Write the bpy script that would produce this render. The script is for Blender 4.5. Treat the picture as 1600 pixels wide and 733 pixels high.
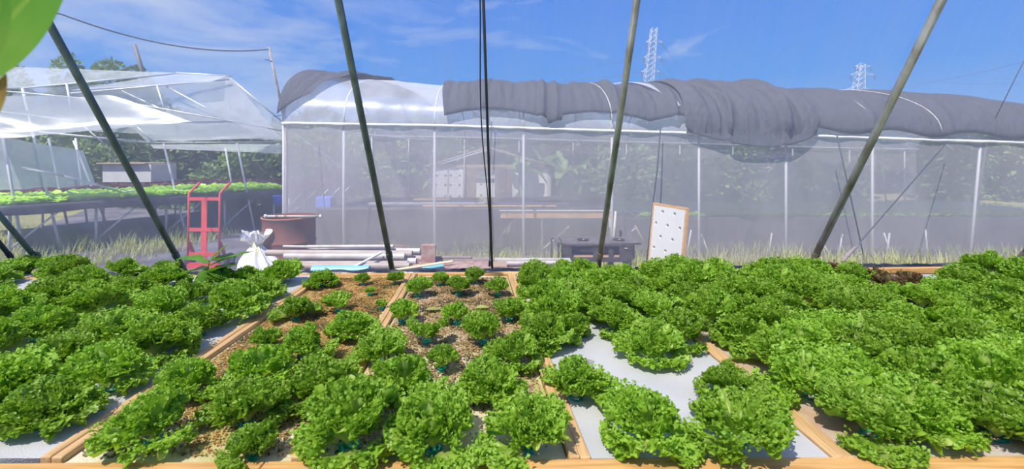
import bpy, math, random
from mathutils import Vector, noise
R = math.radians
PI = math.pi
col = bpy.context.scene.collection
for o in list(bpy.data.objects):
    bpy.data.objects.remove(o)
random.seed(4)

# ------------------------------------------------------------------ camera
EYE = 1.57
F = 700.0
HOR = 245.0
cam_d = bpy.data.cameras.new('camera')
cam = bpy.data.objects.new('camera', cam_d)
col.objects.link(cam)
cam.location = (0, 0, EYE)
cam.rotation_euler = (R(90), 0, 0)
cam_d.sensor_width = 36
cam_d.lens = F / 1600 * 36
cam_d.shift_y = -(366.5 - HOR) / 1600
cam_d.clip_end = 2000
cam_d.clip_start = 0.02
cam_d.dof.use_dof = True
cam_d.dof.focus_distance = 2.6
cam_d.dof.aperture_fstop = 4.5
bpy.context.scene.camera = cam

# ------------------------------------------------------------------ sky, sun, exposure
vs = bpy.context.scene.view_settings
vs.view_transform = 'Standard'
vs.look = 'None'
vs.gamma = 1
vs.use_curve_mapping = False
vs.exposure = 0.0
SUN_STRENGTH = 8.0
SKY_STRENGTH = 1.0
W = bpy.data.worlds.new('sky')
bpy.context.scene.world = W
W.use_nodes = True
nt = W.node_tree
nt.nodes.clear()
def N(t, ty, **k):
    n = t.nodes.new(ty)
    for a, b in k.items():
        setattr(n, a, b)
    return n
out = N(nt, 'ShaderNodeOutputWorld')
bg = N(nt, 'ShaderNodeBackground')
bg.inputs['Strength'].default_value = SKY_STRENGTH
tc = N(nt, 'ShaderNodeTexCoord')
sep = N(nt, 'ShaderNodeSeparateXYZ')
nt.links.new(tc.outputs['Generated'], sep.inputs[0])
ramp = N(nt, 'ShaderNodeValToRGB')
ramp.color_ramp.elements[0].position = 0.0
ramp.color_ramp.elements[0].color = (0.36, 0.58, 0.95, 1)
ramp.color_ramp.elements[1].position = 1.0
ramp.color_ramp.elements[1].color = (0.03, 0.12, 0.50, 1)
e = ramp.color_ramp.elements.new(0.16); e.color = (0.10, 0.37, 0.95, 1)
e = ramp.color_ramp.elements.new(0.34); e.color = (0.035, 0.25, 0.92, 1)
nt.links.new(sep.outputs['Z'], ramp.inputs[0])
mp = N(nt, 'ShaderNodeMapping')
mp.inputs['Scale'].default_value = (2.2, 2.2, 7.5)
mp.inputs['Location'].default_value = (3.1, 0.7, 1.3)
mp.inputs['Rotation'].default_value = (0, R(-14), 0)
nt.links.new(tc.outputs['Generated'], mp.inputs[0])
cn = N(nt, 'ShaderNodeTexNoise')
cn.inputs['Scale'].default_value = 1.9
cn.inputs['Detail'].default_value = 9
cn.inputs['Roughness'].default_value = 0.56
cn.inputs['Distortion'].default_value = 0.5
nt.links.new(mp.outputs[0], cn.inputs['Vector'])
# more cloud on the left and low in the sky
ml = N(nt, 'ShaderNodeMath', operation='MULTIPLY_ADD')
ml.inputs[1].default_value = -0.22
ml.inputs[2].default_value = 0.0
nt.links.new(sep.outputs['X'], ml.inputs[0])
ad = N(nt, 'ShaderNodeMath', operation='ADD')
nt.links.new(cn.outputs['Fac'], ad.inputs[0])
nt.links.new(ml.outputs[0], ad.inputs[1])
cr = N(nt, 'ShaderNodeValToRGB')
cr.color_ramp.elements[0].position = 0.50
cr.color_ramp.elements[0].color = (0, 0, 0, 1)
cr.color_ramp.elements[1].position = 0.86
cr.color_ramp.elements[1].color = (0.75, 0.75, 0.75, 1)
nt.links.new(ad.outputs[0], cr.inputs[0])
mx = N(nt, 'ShaderNodeMixRGB')
nt.links.new(cr.outputs[0], mx.inputs[0])
nt.links.new(ramp.outputs[0], mx.inputs[1])
mx.inputs[2].default_value = (0.78, 0.84, 0.95, 1)
nt.links.new(mx.outputs[0], bg.inputs['Color'])
nt.links.new(bg.outputs[0], out.inputs[0])

sun_d = bpy.data.lights.new('sun', 'SUN')
sun_d.energy = SUN_STRENGTH
sun_d.angle = R(0.8)
sun_d.color = (1.0, 0.94, 0.84)
sun = bpy.data.objects.new('sun', sun_d)
col.objects.link(sun)
sun.rotation_euler = (-Vector((-0.30, -0.46, 0.84))).to_track_quat('-Z', 'Y').to_euler()

# ------------------------------------------------------------------ helpers
def P(x, y, d):
    """the point seen at photo pixel x, y at distance d metres"""
    return Vector(((x - 800) / F * d, d, EYE - (y - HOR) / F * d))
BED = 0.80
def bedpt(x, y):
    d = (EYE - BED) * F / (y - HOR)
    return Vector(((x - 800) / F * d, d, BED))

class MB:
    def __init__(s):
        s.v = []; s.f = []; s.mi = []; s.m = 0
    def add(s, vs_, fs_):
        b = len(s.v)
        s.v.extend([tuple(p) for p in vs_])
        for f in fs_:
            s.f.append([i + b for i in f]); s.mi.append(s.m)
    def box(s, c, size, rz=0.0, rx=0.0, ry=0.0):
        from mathutils import Euler
        M = Euler((rx, ry, rz)).to_matrix()
        c = Vector(c); hx, hy, hz = [a / 2 for a in size]
        vv = [c + M @ Vector((x * hx, y * hy, z * hz)) for x in (-1, 1) for y in (-1, 1) for z in (-1, 1)]
        s.add(vv, [(0, 1, 3, 2), (4, 6, 7, 5), (0, 4, 5, 1), (2, 3, 7, 6), (0, 2, 6, 4), (1, 5, 7, 3)])
    def beam(s, a, b, w, h, up=(0, 0, 1)):
        a = Vector(a); b = Vector(b); d = (b - a).normalized(); up = Vector(up)
        if abs(d.dot(up)) > 0.95: up = Vector((0, 1, 0))
        x = d.cross(up).normalized(); z = x.cross(d).normalized()
        vv = []
        for p in (a, b):
            for sx, sz in ((-1, -1), (1, -1), (1, 1), (-1, 1)):
                vv.append(p + x * sx * w / 2 + z * sz * h / 2)
        s.add(vv, [(3, 2, 1, 0), (4, 5, 6, 7), (0, 1, 5, 4), (1, 2, 6, 5), (2, 3, 7, 6), (3, 0, 4, 7)])
    def tube(s, pts, r, n=8, cap=True):
        pts = [Vector(p) for p in pts]
        rs = r if isinstance(r, (list, tuple)) else [r] * len(pts)
        rings = []; prev = None
        for i, p in enumerate(pts):
            d = (pts[min(i + 1, len(pts) - 1)] - pts[max(i - 1, 0)]).normalized()
            if prev is None:
                ref = Vector((0, 0, 1)) if abs(d.z) < 0.9 else Vector((1, 0, 0))
                x = d.cross(ref).normalized()
            else:
                x = (prev - d * prev.dot(d)).normalized()
            prev = x; y = d.cross(x)
            rings.append([p + (x * math.cos(2 * PI * k / n) + y * math.sin(2 * PI * k / n)) * rs[i] for k in range(n)])
        vv = [q for g in rings for q in g]; ff = []
        for i in range(len(pts) - 1):
            for k in range(n):
                a = i * n + k; b = i * n + (k + 1) % n
                ff.append((a, b, b + n, a + n))
        if cap:
            ff.append(tuple(reversed(range(n)))); ff.append(tuple(range((len(pts) - 1) * n, len(pts) * n)))
        s.add(vv, ff)
    def lathe(s, prof, c=(0, 0, 0), n=32, rot=None, wob=None):
        vv = []; ff = []
        for i, (r, z) in enumerate(prof):
            for k in range(n):
                a = 2 * PI * k / n
                rr = r * (1 + (wob(a, z) if wob else 0))
                q = Vector((rr * math.cos(a), rr * math.sin(a), z))
                if rot: q = rot @ q
                vv.append(q + Vector(c))
        for i in range(len(prof) - 1):
            for k in range(n):
                a = i * n + k; b = i * n + (k + 1) % n
                ff.append((a, b, b + n, a + n))
        s.add(vv, ff)
    def grid(s, fn, nu, nv):
        vv = [fn(i / nu, j / nv) for i in range(nu + 1) for j in range(nv + 1)]
        ff = []
        for i in range(nu):
            for j in range(nv):
                a = i * (nv + 1) + j
                ff.append((a, a + nv + 1, a + nv + 2, a + 1))
        s.add(vv, ff)
    def mesh(s, name, mats, smooth=False):
        me = bpy.data.meshes.new(name)
        me.from_pydata(s.v, [], s.f)
        if not isinstance(mats, (list, tuple)): mats = [mats]
        for m in mats: me.materials.append(m)
        if len(mats) > 1:
            me.polygons.foreach_set('material_index', s.mi)
        if smooth:
            me.polygons.foreach_set('use_smooth', [True] * len(me.polygons))
        me.update()
        return me
    def build(s, name, mats, parent=None, smooth=False, origin=None):
        """link as one mesh object; vertices are in world space unless parent is given (then in the parent's space)"""
        if origin is not None:
            o3 = Vector(origin)
            s.v = [tuple(Vector(p) - o3) for p in s.v]
        ob = bpy.data.objects.new(name, s.mesh(name, mats, smooth))
        col.objects.link(ob)
        if origin is not None: ob.location = origin
        if parent is not None:
            ob.parent = parent
        return ob

def solid(ob, t, off=0):
    m = ob.modifiers.new('thickness', 'SOLIDIFY'); m.thickness = t; m.offset = off
def bevel(ob, w, seg=2):
    m = ob.modifiers.new('bevel', 'BEVEL'); m.width = w; m.segments = seg; m.limit_method = 'ANGLE'
def tag(o, label=None, cat=None, group=None, kind=None):
    if label: o['label'] = label
    if cat: o['category'] = cat
    if group: o['group'] = group
    if kind: o['kind'] = kind
    return o
def empty(name, loc=(0, 0, 0), rz=0):
    o = bpy.data.objects.new(name, None); o.empty_display_size = 0.1
    col.objects.link(o); o.location = loc; o.rotation_euler = (0, 0, rz)
    return o
def part(mb, name, mats, root, smooth=False):
    """mb holds world coordinates; root is unrotated: shift into its space"""
    L = root.location
    mb.v = [(p[0] - L[0], p[1] - L[1], p[2] - L[2]) for p in mb.v]
    return mb.build(name, mats, root, smooth)

# ------------------------------------------------------------------ materials
def mat(name, color, rough=0.6, metal=0.0, spec=0.5, noise_amt=0.0, scale=20.0, color2=None, bump=0.0, bscale=None, detail=5, stretch=None, trans=0.0):
    m = bpy.data.materials.new(name); m.use_nodes = True
    t = m.node_tree; b = t.nodes['Principled BSDF']
    b.inputs['Base Color'].default_value = (*color, 1)
    b.inputs['Roughness'].default_value = rough
    b.inputs['Metallic'].default_value = metal
    b.inputs['Specular IOR Level'].default_value = spec
    co = N(t, 'ShaderNodeTexCoord'); mpn = N(t, 'ShaderNodeMapping')
    t.links.new(co.outputs['Object'], mpn.inputs[0])
    if stretch: mpn.inputs['Scale'].default_value = stretch
    if noise_amt > 0:
        nn = N(t, 'ShaderNodeTexNoise'); nn.inputs['Scale'].default_value = scale; nn.inputs['Detail'].default_value = detail
        t.links.new(mpn.outputs[0], nn.inputs['Vector'])
        rp = N(t, 'ShaderNodeValToRGB')
        rp.color_ramp.elements[0].position = 0.5 - 0.5 * noise_amt * 0.5
        rp.color_ramp.elements[1].position = 0.5 + 0.5 * noise_amt * 0.5
        rp.color_ramp.elements[0].color = (*color, 1)
        rp.color_ramp.elements[1].color = (*(color2 or [c * 0.6 for c in color]), 1)
        t.links.new(nn.outputs['Fac'], rp.inputs[0]); t.links.new(rp.outputs[0], b.inputs['Base Color'])
    if bump > 0:
        n2 = N(t, 'ShaderNodeTexNoise'); n2.inputs['Scale'].default_value = bscale or scale * 2; n2.inputs['Detail'].default_value = 4
        t.links.new(mpn.outputs[0], n2.inputs['Vector'])
        bp = N(t, 'ShaderNodeBump'); bp.inputs['Strength'].default_value = bump; bp.inputs['Distance'].default_value = 0.01
        t.links.new(n2.outputs['Fac'], bp.inputs['Height']); t.links.new(bp.outputs[0], b.inputs['Normal'])
    if trans > 0:
        tr = N(t, 'ShaderNodeBsdfTranslucent')
        ms = N(t, 'ShaderNodeMixShader'); ms.inputs[0].default_value = trans
        src = b.inputs['Base Color']
        if src.is_linked: t.links.new(src.links[0].from_socket, tr.inputs[0])
        else: tr.inputs[0].default_value = (*color, 1)
        t.links.new(b.outputs[0], ms.inputs[1]); t.links.new(tr.outputs[0], ms.inputs[2])
        t.links.new(ms.outputs[0], t.nodes['Material Output'].inputs[0])
    return m

def net_mat(name, color, cover, vary=0.0, trans=0.5, scale=3.0, stretch=(1, 1, 1), gloss=0.0, bump=0.0):
    """woven netting / film: a share `cover` of it is thread, the rest is open"""
    m = bpy.data.materials.new(name); m.use_nodes = True
    t = m.node_tree; t.nodes.clear()
    o = N(t, 'ShaderNodeOutputMaterial'); tp = N(t, 'ShaderNodeBsdfTransparent')
    df = N(t, 'ShaderNodeBsdfDiffuse'); tl = N(t, 'ShaderNodeBsdfTranslucent')
    if bump > 0:
        cb = N(t, 'ShaderNodeTexCoord'); mb_ = N(t, 'ShaderNodeMapping'); mb_.inputs['Scale'].default_value = (5, 1.2, 1.2)
        nb = N(t, 'ShaderNodeTexNoise'); nb.inputs['Scale'].default_value = 3.5; nb.inputs['Detail'].default_value = 6; nb.inputs['Roughness'].default_value = 0.7
        t.links.new(cb.outputs['Object'], mb_.inputs[0]); t.links.new(mb_.outputs[0], nb.inputs['Vector'])
        bp = N(t, 'ShaderNodeBump'); bp.inputs['Strength'].default_value = bump; bp.inputs['Distance'].default_value = 0.05
        t.links.new(nb.outputs['Fac'], bp.inputs['Height']); t.links.new(bp.outputs[0], df.inputs['Normal'])
    df.inputs[0].default_value = (*color, 1); tl.inputs[0].default_value = (*color, 1)
    a = N(t, 'ShaderNodeMixShader'); a.inputs[0].default_value = trans
    t.links.new(df.outputs[0], a.inputs[1]); t.links.new(tl.outputs[0], a.inputs[2])
    last = a
    if gloss > 0:
        g = N(t, 'ShaderNodeBsdfGlossy'); g.inputs['Roughness'].default_value = 0.28
        g.inputs[0].default_value = (0.9, 0.9, 0.9, 1)
        a2 = N(t, 'ShaderNodeMixShader'); a2.inputs[0].default_value = gloss
        t.links.new(a.outputs[0], a2.inputs[1]); t.links.new(g.outputs[0], a2.inputs[2]); last = a2
    b = N(t, 'ShaderNodeMixShader'); b.inputs[0].default_value = cover
    t.links.new(tp.outputs[0], b.inputs[1]); t.links.new(last.outputs[0], b.inputs[2])
    t.links.new(b.outputs[0], o.inputs[0])
    if vary > 0:
        co = N(t, 'ShaderNodeTexCoord'); mpn = N(t, 'ShaderNodeMapping'); mpn.inputs['Scale'].default_value = stretch
        nn = N(t, 'ShaderNodeTexNoise'); nn.inputs['Scale'].default_value = scale; nn.inputs['Detail'].default_value = 3
        mr = N(t, 'ShaderNodeMapRange')
        mr.inputs['From Min'].default_value = 0.3; mr.inputs['From Max'].default_value = 0.7
        mr.inputs['To Min'].default_value = max(0, cover - vary); mr.inputs['To Max'].default_value = min(1, cover + vary)
        t.links.new(co.outputs['Object'], mpn.inputs[0]); t.links.new(mpn.outputs[0], nn.inputs['Vector'])
        t.links.new(nn.outputs['Fac'], mr.inputs['Value']); t.links.new(mr.outputs[0], b.inputs[0])
    return m

M = {}
M['wood'] = mat('pine_wood', (0.68, 0.40, 0.15), 0.6, noise_amt=0.5, scale=5, color2=(0.50, 0.27, 0.09), stretch=(1, 14, 14), bump=0.15)
M['wood_y'] = mat('pine_batten_wood', (0.66, 0.42, 0.20), 0.65, noise_amt=0.5, scale=5, color2=(0.50, 0.31, 0.14), stretch=(16, 1, 16), bump=0.2)
M['wood_old'] = mat('weathered_wood', (0.45, 0.31, 0.19), 0.8, noise_amt=0.6, scale=8, color2=(0.30, 0.22, 0.15), stretch=(1, 9, 9), bump=0.3)
M['foam'] = mat('white_foam', (0.51, 0.51, 0.52), 0.7, noise_amt=0.5, scale=4, color2=(0.45, 0.46, 0.46), bump=0.25, bscale=240)
M['foam_lit'] = mat('bright_foam', (0.66, 0.66, 0.68), 0.7, bump=0.2, bscale=240)  # lighter foam copy, light on board and strips put into the colour
M['foam_dusty'] = mat('dusty_foam', (0.52, 0.45, 0.38), 0.8, noise_amt=0.5, scale=7, color2=(0.48, 0.28, 0.15), bump=0.35, bscale=200)
M['foam_tan'] = mat('stained_foam', (0.70, 0.62, 0.46), 0.8, noise_amt=0.45, scale=5, color2=(0.45, 0.42, 0.14), bump=0.35, bscale=200)
M['liner'] = mat('black_liner', (0.012, 0.014, 0.022), 0.35, noise_amt=0.3, scale=9, color2=(0.03, 0.035, 0.05), bump=0.6, bscale=12)
M['pot'] = mat('turquoise_pot', (0.012, 0.36, 0.25), 0.45)
M['steel'] = mat('grey_green_steel', (0.13, 0.17, 0.155), 0.42, metal=0.35, noise_amt=0.4, scale=18, color2=(0.08, 0.11, 0.10), stretch=(1, 1, 0.3))
M['steel_light'] = mat('grey_steel', (0.34, 0.35, 0.33), 0.40, metal=0.4, noise_amt=0.6, scale=14, color2=(0.18, 0.17, 0.13), stretch=(1, 1, 0.3))
M['galv'] = mat('galvanised_steel', (0.62, 0.63, 0.66), 0.45, metal=0.2)
M['white_metal'] = mat('white_painted_metal', (0.55, 0.56, 0.60), 0.5)
M['darkcable'] = mat('dark_cable', (0.03, 0.035, 0.05), 0.6)
M['red'] = mat('faded_red_paint', (0.72, 0.055, 0.07), 0.5, noise_amt=0.5, scale=12, color2=(0.55, 0.07, 0.06))
M['rust'] = mat('rusty_steel', (0.24, 0.075, 0.035), 0.85, noise_amt=0.7, scale=7, color2=(0.13, 0.045, 0.025), bump=0.3)
M['rustlight'] = mat('rust_spot', (0.40, 0.15, 0.06), 0.85)
M['sack'] = mat('white_plastic_sack', (0.82, 0.82, 0.84), 0.45, bump=0.35, bscale=28, trans=0.2)
M['yellow'] = mat('yellow_string', (0.75, 0.70, 0.15), 0.6)
M['pvc'] = mat('white_pvc', (0.56, 0.54, 0.53), 0.5, noise_amt=0.6, scale=6, color2=(0.40, 0.35, 0.32))
M['pipe_old'] = mat('grimy_pipe', (0.40, 0.35, 0.32), 0.6, noise_amt=0.6, scale=9, color2=(0.36, 0.28, 0.24))
M['blue'] = mat('blue_plastic', (0.16, 0.52, 0.72), 0.4)
M['bluebright'] = mat('bright_blue_plastic', (0.02, 0.12, 0.65), 0.4)
M['yellowpipe'] = mat('cream_pipe', (0.80, 0.68, 0.40), 0.5)
M['blackboard'] = mat('black_plastic_bench', (0.035, 0.033, 0.038), 0.45, noise_amt=0.4, scale=12, color2=(0.07, 0.06, 0.06))
M['benchtop'] = mat('dusty_dark_top', (0.16, 0.145, 0.15), 0.5, noise_amt=0.5, scale=9, color2=(0.10, 0.09, 0.09))
M['rubber'] = mat('black_rubber', (0.05, 0.045, 0.05), 0.8)
M['brick'] = mat('terracotta_slab', (0.30, 0.15, 0.11), 0.9, noise_amt=0.5, scale=14, color2=(0.40, 0.30, 0.26))
M['board_dark'] = mat('grey_plank', (0.20, 0.16, 0.15), 0.8, noise_amt=0.5, scale=10, color2=(0.32, 0.25, 0.22), stretch=(1, 8, 8))
M['tarp'] = mat('black_ground_cover', (0.035, 0.035, 0.042), 0.6, noise_amt=0.4, scale=2.5, color2=(0.055, 0.055, 0.065), bump=0.8, bscale=5)
M['wmat'] = mat('grey_weed_mat', (0.15, 0.14, 0.17), 0.7, noise_amt=0.5, scale=1.6, color2=(0.075, 0.07, 0.09), bump=0.6, bscale=3.5)
M['trunk'] = mat('bark', (0.12, 0.09, 0.06), 0.9, noise_amt=0.5, scale=12)
M['bamboo'] = mat('weathered_bamboo', (0.42, 0.36, 0.32), 0.8, noise_amt=0.4, scale=9)
M['insul'] = mat('grey_insulator', (0.14, 0.14, 0.16), 0.6)
M['tower'] = mat('grey_tower_steel', (0.55, 0.57, 0.62), 0.5)
M['cardboard'] = mat('cardboard_tan', (0.58, 0.36, 0.17), 0.8, noise_amt=0.4, scale=4, color2=(0.45, 0.26, 0.12))
M['hole'] = mat('black_hole_shade', (0.01, 0.01, 0.012), 0.8)  # painted darkness for the holes of the standing board
M['mesh_dark'] = net_mat('black_shade_net', (0.15, 0.155, 0.19), 0.86, vary=0.13, trans=0.2, scale=11, stretch=(3, 1, 1), gloss=0.0, bump=1.0)
M['net_near'] = net_mat('insect_net', (0.95, 0.88, 0.95), 0.31, vary=0.035, trans=0.5, scale=1.6, stretch=(5, 0.3, 0.3))
M['net_far'] = net_mat('greenhouse_net', (0.92, 0.88, 0.96), 0.36, vary=0.05, trans=0.5, scale=1.5, stretch=(1.5, 1, 0.4))
M['film'] = net_mat('clear_film', (0.80, 0.84, 0.95), 0.55, vary=0.10, trans=0.5, scale=2.5, gloss=0.03, stretch=(1.5, 1, 1))
M['tunnel_film'] = net_mat('milky_tunnel_film', (0.90, 0.89, 0.84), 0.42, trans=0.75)
M['film_thin'] = net_mat('roof_film', (0.84, 0.86, 0.92), 0.62, vary=0.14, trans=0.55, scale=1.3, gloss=0.08, stretch=(1, 1, 3))
M['film_grey'] = net_mat('grey_film', (0.58, 0.62, 0.70), 0.74, vary=0.15, trans=0.5, scale=1.0, gloss=0.05, stretch=(1, 1, 3))

def leafmat(name, c_in, c_out, c_deep, rough=0.42, trans=0.38):
    m = bpy.data.materials.new(name); m.use_nodes = True
    t = m.node_tree; b = t.nodes['Principled BSDF']
    b.inputs['Roughness'].default_value = rough; b.inputs['Specular IOR Level'].default_value = 0.45
    uv = N(t, 'ShaderNodeUVMap'); sp = N(t, 'ShaderNodeSeparateXYZ')
    t.links.new(uv.outputs[0], sp.inputs[0])
    rp = N(t, 'ShaderNodeValToRGB')
    rp.color_ramp.elements[0].position = 0.12; rp.color_ramp.elements[0].color = (*c_in, 1)
    rp.color_ramp.elements[1].position = 0.62; rp.color_ramp.elements[1].color = (*c_out, 1)
    t.links.new(sp.outputs['X'], rp.inputs[0])
    co = N(t, 'ShaderNodeTexCoord'); nn = N(t, 'ShaderNodeTexNoise'); nn.inputs['Scale'].default_value = 26; nn.inputs['Detail'].default_value = 3
    t.links.new(co.outputs['Object'], nn.inputs['Vector'])
    mr = N(t, 'ShaderNodeMapRange'); mr.inputs['From Min'].default_value = 0.35; mr.inputs['From Max'].default_value = 0.7
    t.links.new(nn.outputs['Fac'], mr.inputs['Value'])
    x = N(t, 'ShaderNodeMixRGB'); t.links.new(mr.outputs[0], x.inputs[0])
    t.links.new(rp.outputs[0], x.inputs[1]); x.inputs[2].default_value = (*c_deep, 1)
    mm = N(t, 'ShaderNodeMath', operation='MULTIPLY'); mm.inputs[1].default_value = 0.6
    t.links.new(mr.outputs[0], mm.inputs[0]); t.links.new(mm.outputs[0], x.inputs[0])
    # midrib
    ab = N(t, 'ShaderNodeMath', operation='ABSOLUTE'); t.links.new(sp.outputs['Y'], ab.inputs[0])
    rb = N(t, 'ShaderNodeMapRange'); rb.inputs['From Min'].default_value = 0.02; rb.inputs['From Max'].default_value = 0.10
    rb.inputs['To Min'].default_value = 0.55; rb.inputs['To Max'].default_value = 0.0
    t.links.new(ab.outputs[0], rb.inputs['Value'])
    y = N(t, 'ShaderNodeMixRGB'); t.links.new(rb.outputs[0], y.inputs[0]); t.links.new(x.outputs[0], y.inputs[1]); y.inputs[2].default_value = (*c_in, 1)
    # plant to plant tint
    oi = N(t, 'ShaderNodeObjectInfo'); hs = N(t, 'ShaderNodeHueSaturation')
    m1 = N(t, 'ShaderNodeMapRange'); m1.inputs['To Min'].default_value = 0.85; m1.inputs['To Max'].default_value = 1.12
    t.links.new(oi.outputs['Random'], m1.inputs['Value']); t.links.new(m1.outputs[0], hs.inputs['Value'])
    t.links.new(y.outputs[0], hs.inputs['Color'])
    t.links.new(hs.outputs[0], b.inputs['Base Color'])
    tr = N(t, 'ShaderNodeBsdfTranslucent'); gm = N(t, 'ShaderNodeMixRGB', blend_type='MULTIPLY'); gm.inputs[0].default_value = 1
    t.links.new(hs.outputs[0], gm.inputs[1]); gm.inputs[2].default_value = (1.25, 1.2, 0.5, 1)
    t.links.new(gm.outputs[0], tr.inputs[0])
    ms = N(t, 'ShaderNodeMixShader'); ms.inputs[0].default_value = trans
    t.links.new(b.outputs[0], ms.inputs[1]); t.links.new(tr.outputs[0], ms.inputs[2])
    t.links.new(ms.outputs[0], t.nodes['Material Output'].inputs[0])
    return m
M['lettuce'] = leafmat('frilly_lettuce', (0.62, 0.70, 0.24), (0.31, 0.51, 0.050), (0.16, 0.35, 0.026))
M['lettuce_red'] = leafmat('red_lettuce', (0.30, 0.28, 0.08), (0.17, 0.085, 0.05), (0.10, 0.13, 0.03))
M['broad'] = leafmat('broad_leaf', (0.30, 0.46, 0.10), (0.11, 0.31, 0.03), (0.08, 0.24, 0.02))
M['bright_leaf'] = leafmat('bright_leaf', (0.36, 0.52, 0.08), (0.14, 0.36, 0.03), (0.11, 0.30, 0.02), trans=0.5)
M['bud'] = leafmat('wilted_bud', (0.45, 0.40, 0.05), (0.30, 0.22, 0.05), (0.20, 0.05, 0.03))
M['grass'] = leafmat('dry_green_grass', (0.55, 0.50, 0.22), (0.50, 0.52, 0.18), (0.32, 0.42, 0.10), rough=0.7)
M['weed'] = leafmat('weed_leaf', (0.30, 0.46, 0.14), (0.28, 0.46, 0.12), (0.18, 0.34, 0.07), rough=0.6)
M['treeleaf'] = leafmat('tree_leaf', (0.07, 0.13, 0.03), (0.10, 0.18, 0.04), (0.04, 0.09, 0.02), rough=0.6, trans=0.3)
M['treelight'] = leafmat('light_tree_leaf', (0.16, 0.26, 0.06), (0.22, 0.34, 0.08), (0.10, 0.20, 0.04), rough=0.6, trans=0.3)
M['banana'] = leafmat('banana_leaf', (0.30, 0.42, 0.12), (0.24, 0.38, 0.10), (0.13, 0.26, 0.05), rough=0.4, trans=0.3)
M['crop'] = leafmat('young_crop', (0.55, 0.75, 0.15), (0.50, 0.75, 0.10), (0.35, 0.60, 0.08))
M['crop_red'] = leafmat('red_crop', (0.14, 0.05, 0.05), (0.15, 0.05, 0.06), (0.08, 0.04, 0.03))

def gravelmat(name, dark, mid, orange, light, s=60):
    m = bpy.data.materials.new(name); m.use_nodes = True
    t = m.node_tree; b = t.nodes['Principled BSDF']; b.inputs['Roughness'].default_value = 0.75
    co = N(t, 'ShaderNodeTexCoord')
    v = N(t, 'ShaderNodeTexVoronoi'); v.inputs['Scale'].default_value = s * 2.4
    t.links.new(co.outputs['Object'], v.inputs['Vector'])
    big = N(t, 'ShaderNodeTexNoise'); big.inputs['Scale'].default_value = 5.5; big.inputs['Detail'].default_value = 4; big.inputs['Roughness'].default_value = 0.65
    t.links.new(co.outputs['Object'], big.inputs['Vector'])
    sx = N(t, 'ShaderNodeSeparateXYZ'); t.links.new(v.outputs['Color'], sx.inputs[0])
    a = N(t, 'ShaderNodeMath', operation='MULTIPLY_ADD'); a.inputs[1].default_value = 0.55
    sb = N(t, 'ShaderNodeMath', operation='MULTIPLY_ADD'); sb.inputs[1].default_value = 2.2; sb.inputs[2].default_value = -0.87
    t.links.new(big.outputs['Fac'], sb.inputs[0])
    t.links.new(sx.outputs['X'], a.inputs[0]); t.links.new(sb.outputs[0], a.inputs[2])
    rp = N(t, 'ShaderNodeValToRGB'); cr_ = rp.color_ramp
    cr_.elements[0].position = 0.18; cr_.elements[0].color = (*dark, 1)
    cr_.elements[1].position = 0.95; cr_.elements[1].color = (*light, 1)
    for p_, c_ in ((0.38, mid), (0.58, orange), (0.74, [0.5 * (x + y) for x, y in zip(orange, light)])):
        q = cr_.elements.new(p_); q.color = (*c_, 1)
    t.links.new(a.outputs[0], rp.inputs[0]); t.links.new(rp.outputs[0], b.inputs['Base Color'])
    bp = N(t, 'ShaderNodeBump'); bp.inputs['Strength'].default_value = 0.8; bp.inputs['Distance'].default_value = 0.004
    t.links.new(v.outputs['Distance'], bp.inputs['Height']); t.links.new(bp.outputs[0], b.inputs['Normal'])
    return m
M['gravel_moss'] = gravelmat('mossy_orange_gravel', (0.03, 0.028, 0.008), (0.20, 0.15, 0.03), (0.42, 0.18, 0.03), (0.50, 0.42, 0.20))
M['gravel_pale'] = gravelmat('pale_pebbles', (0.02, 0.02, 0.01), (0.13, 0.12, 0.03), (0.38, 0.19, 0.07), (0.58, 0.50, 0.38))

def groundmat():
    m = bpy.data.materials.new('grassy_soil'); m.use_nodes = True
    t = m.node_tree; b = t.nodes['Principled BSDF']; b.inputs['Roughness'].default_value = 0.95
    co = N(t, 'ShaderNodeTexCoord')
    n1 = N(t, 'ShaderNodeTexNoise'); n1.inputs['Scale'].default_value = 0.8; n1.inputs['Detail'].default_value = 8; n1.inputs['Roughness'].default_value = 0.7
    t.links.new(co.outputs['Object'], n1.inputs['Vector'])
    rp = N(t, 'ShaderNodeValToRGB')
    rp.color_ramp.elements[0].position = 0.36; rp.color_ramp.elements[0].color = (0.10, 0.14, 0.035, 1)
    rp.color_ramp.elements[1].position = 0.66; rp.color_ramp.elements[1].color = (0.30, 0.25, 0.15, 1)
    q = rp.color_ramp.elements.new(0.5); q.color = (0.22, 0.22, 0.08, 1)
    t.links.new(n1.outputs['Fac'], rp.inputs[0]); t.links.new(rp.outputs[0], b.inputs['Base Color'])
    n2 = N(t, 'ShaderNodeTexNoise'); n2.inputs['Scale'].default_value = 14; n2.inputs['Detail'].default_value = 6
    t.links.new(co.outputs['Object'], n2.inputs['Vector'])
    bp = N(t, 'ShaderNodeBump'); bp.inputs['Strength'].default_value = 0.6; bp.inputs['Distance'].default_value = 0.05
    t.links.new(n2.outputs['Fac'], bp.inputs['Height']); t.links.new(bp.outputs[0], b.inputs['Normal'])
    return m
M['ground'] = groundmat()

# ------------------------------------------------------------------ setting: ground
g = MB()
g.grid(lambda u, v: Vector((-300 + 600 * u, -20 + 520 * v, 0)), 20, 20)
tag(g.build('floor', M['ground']), kind='structure')

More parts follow.
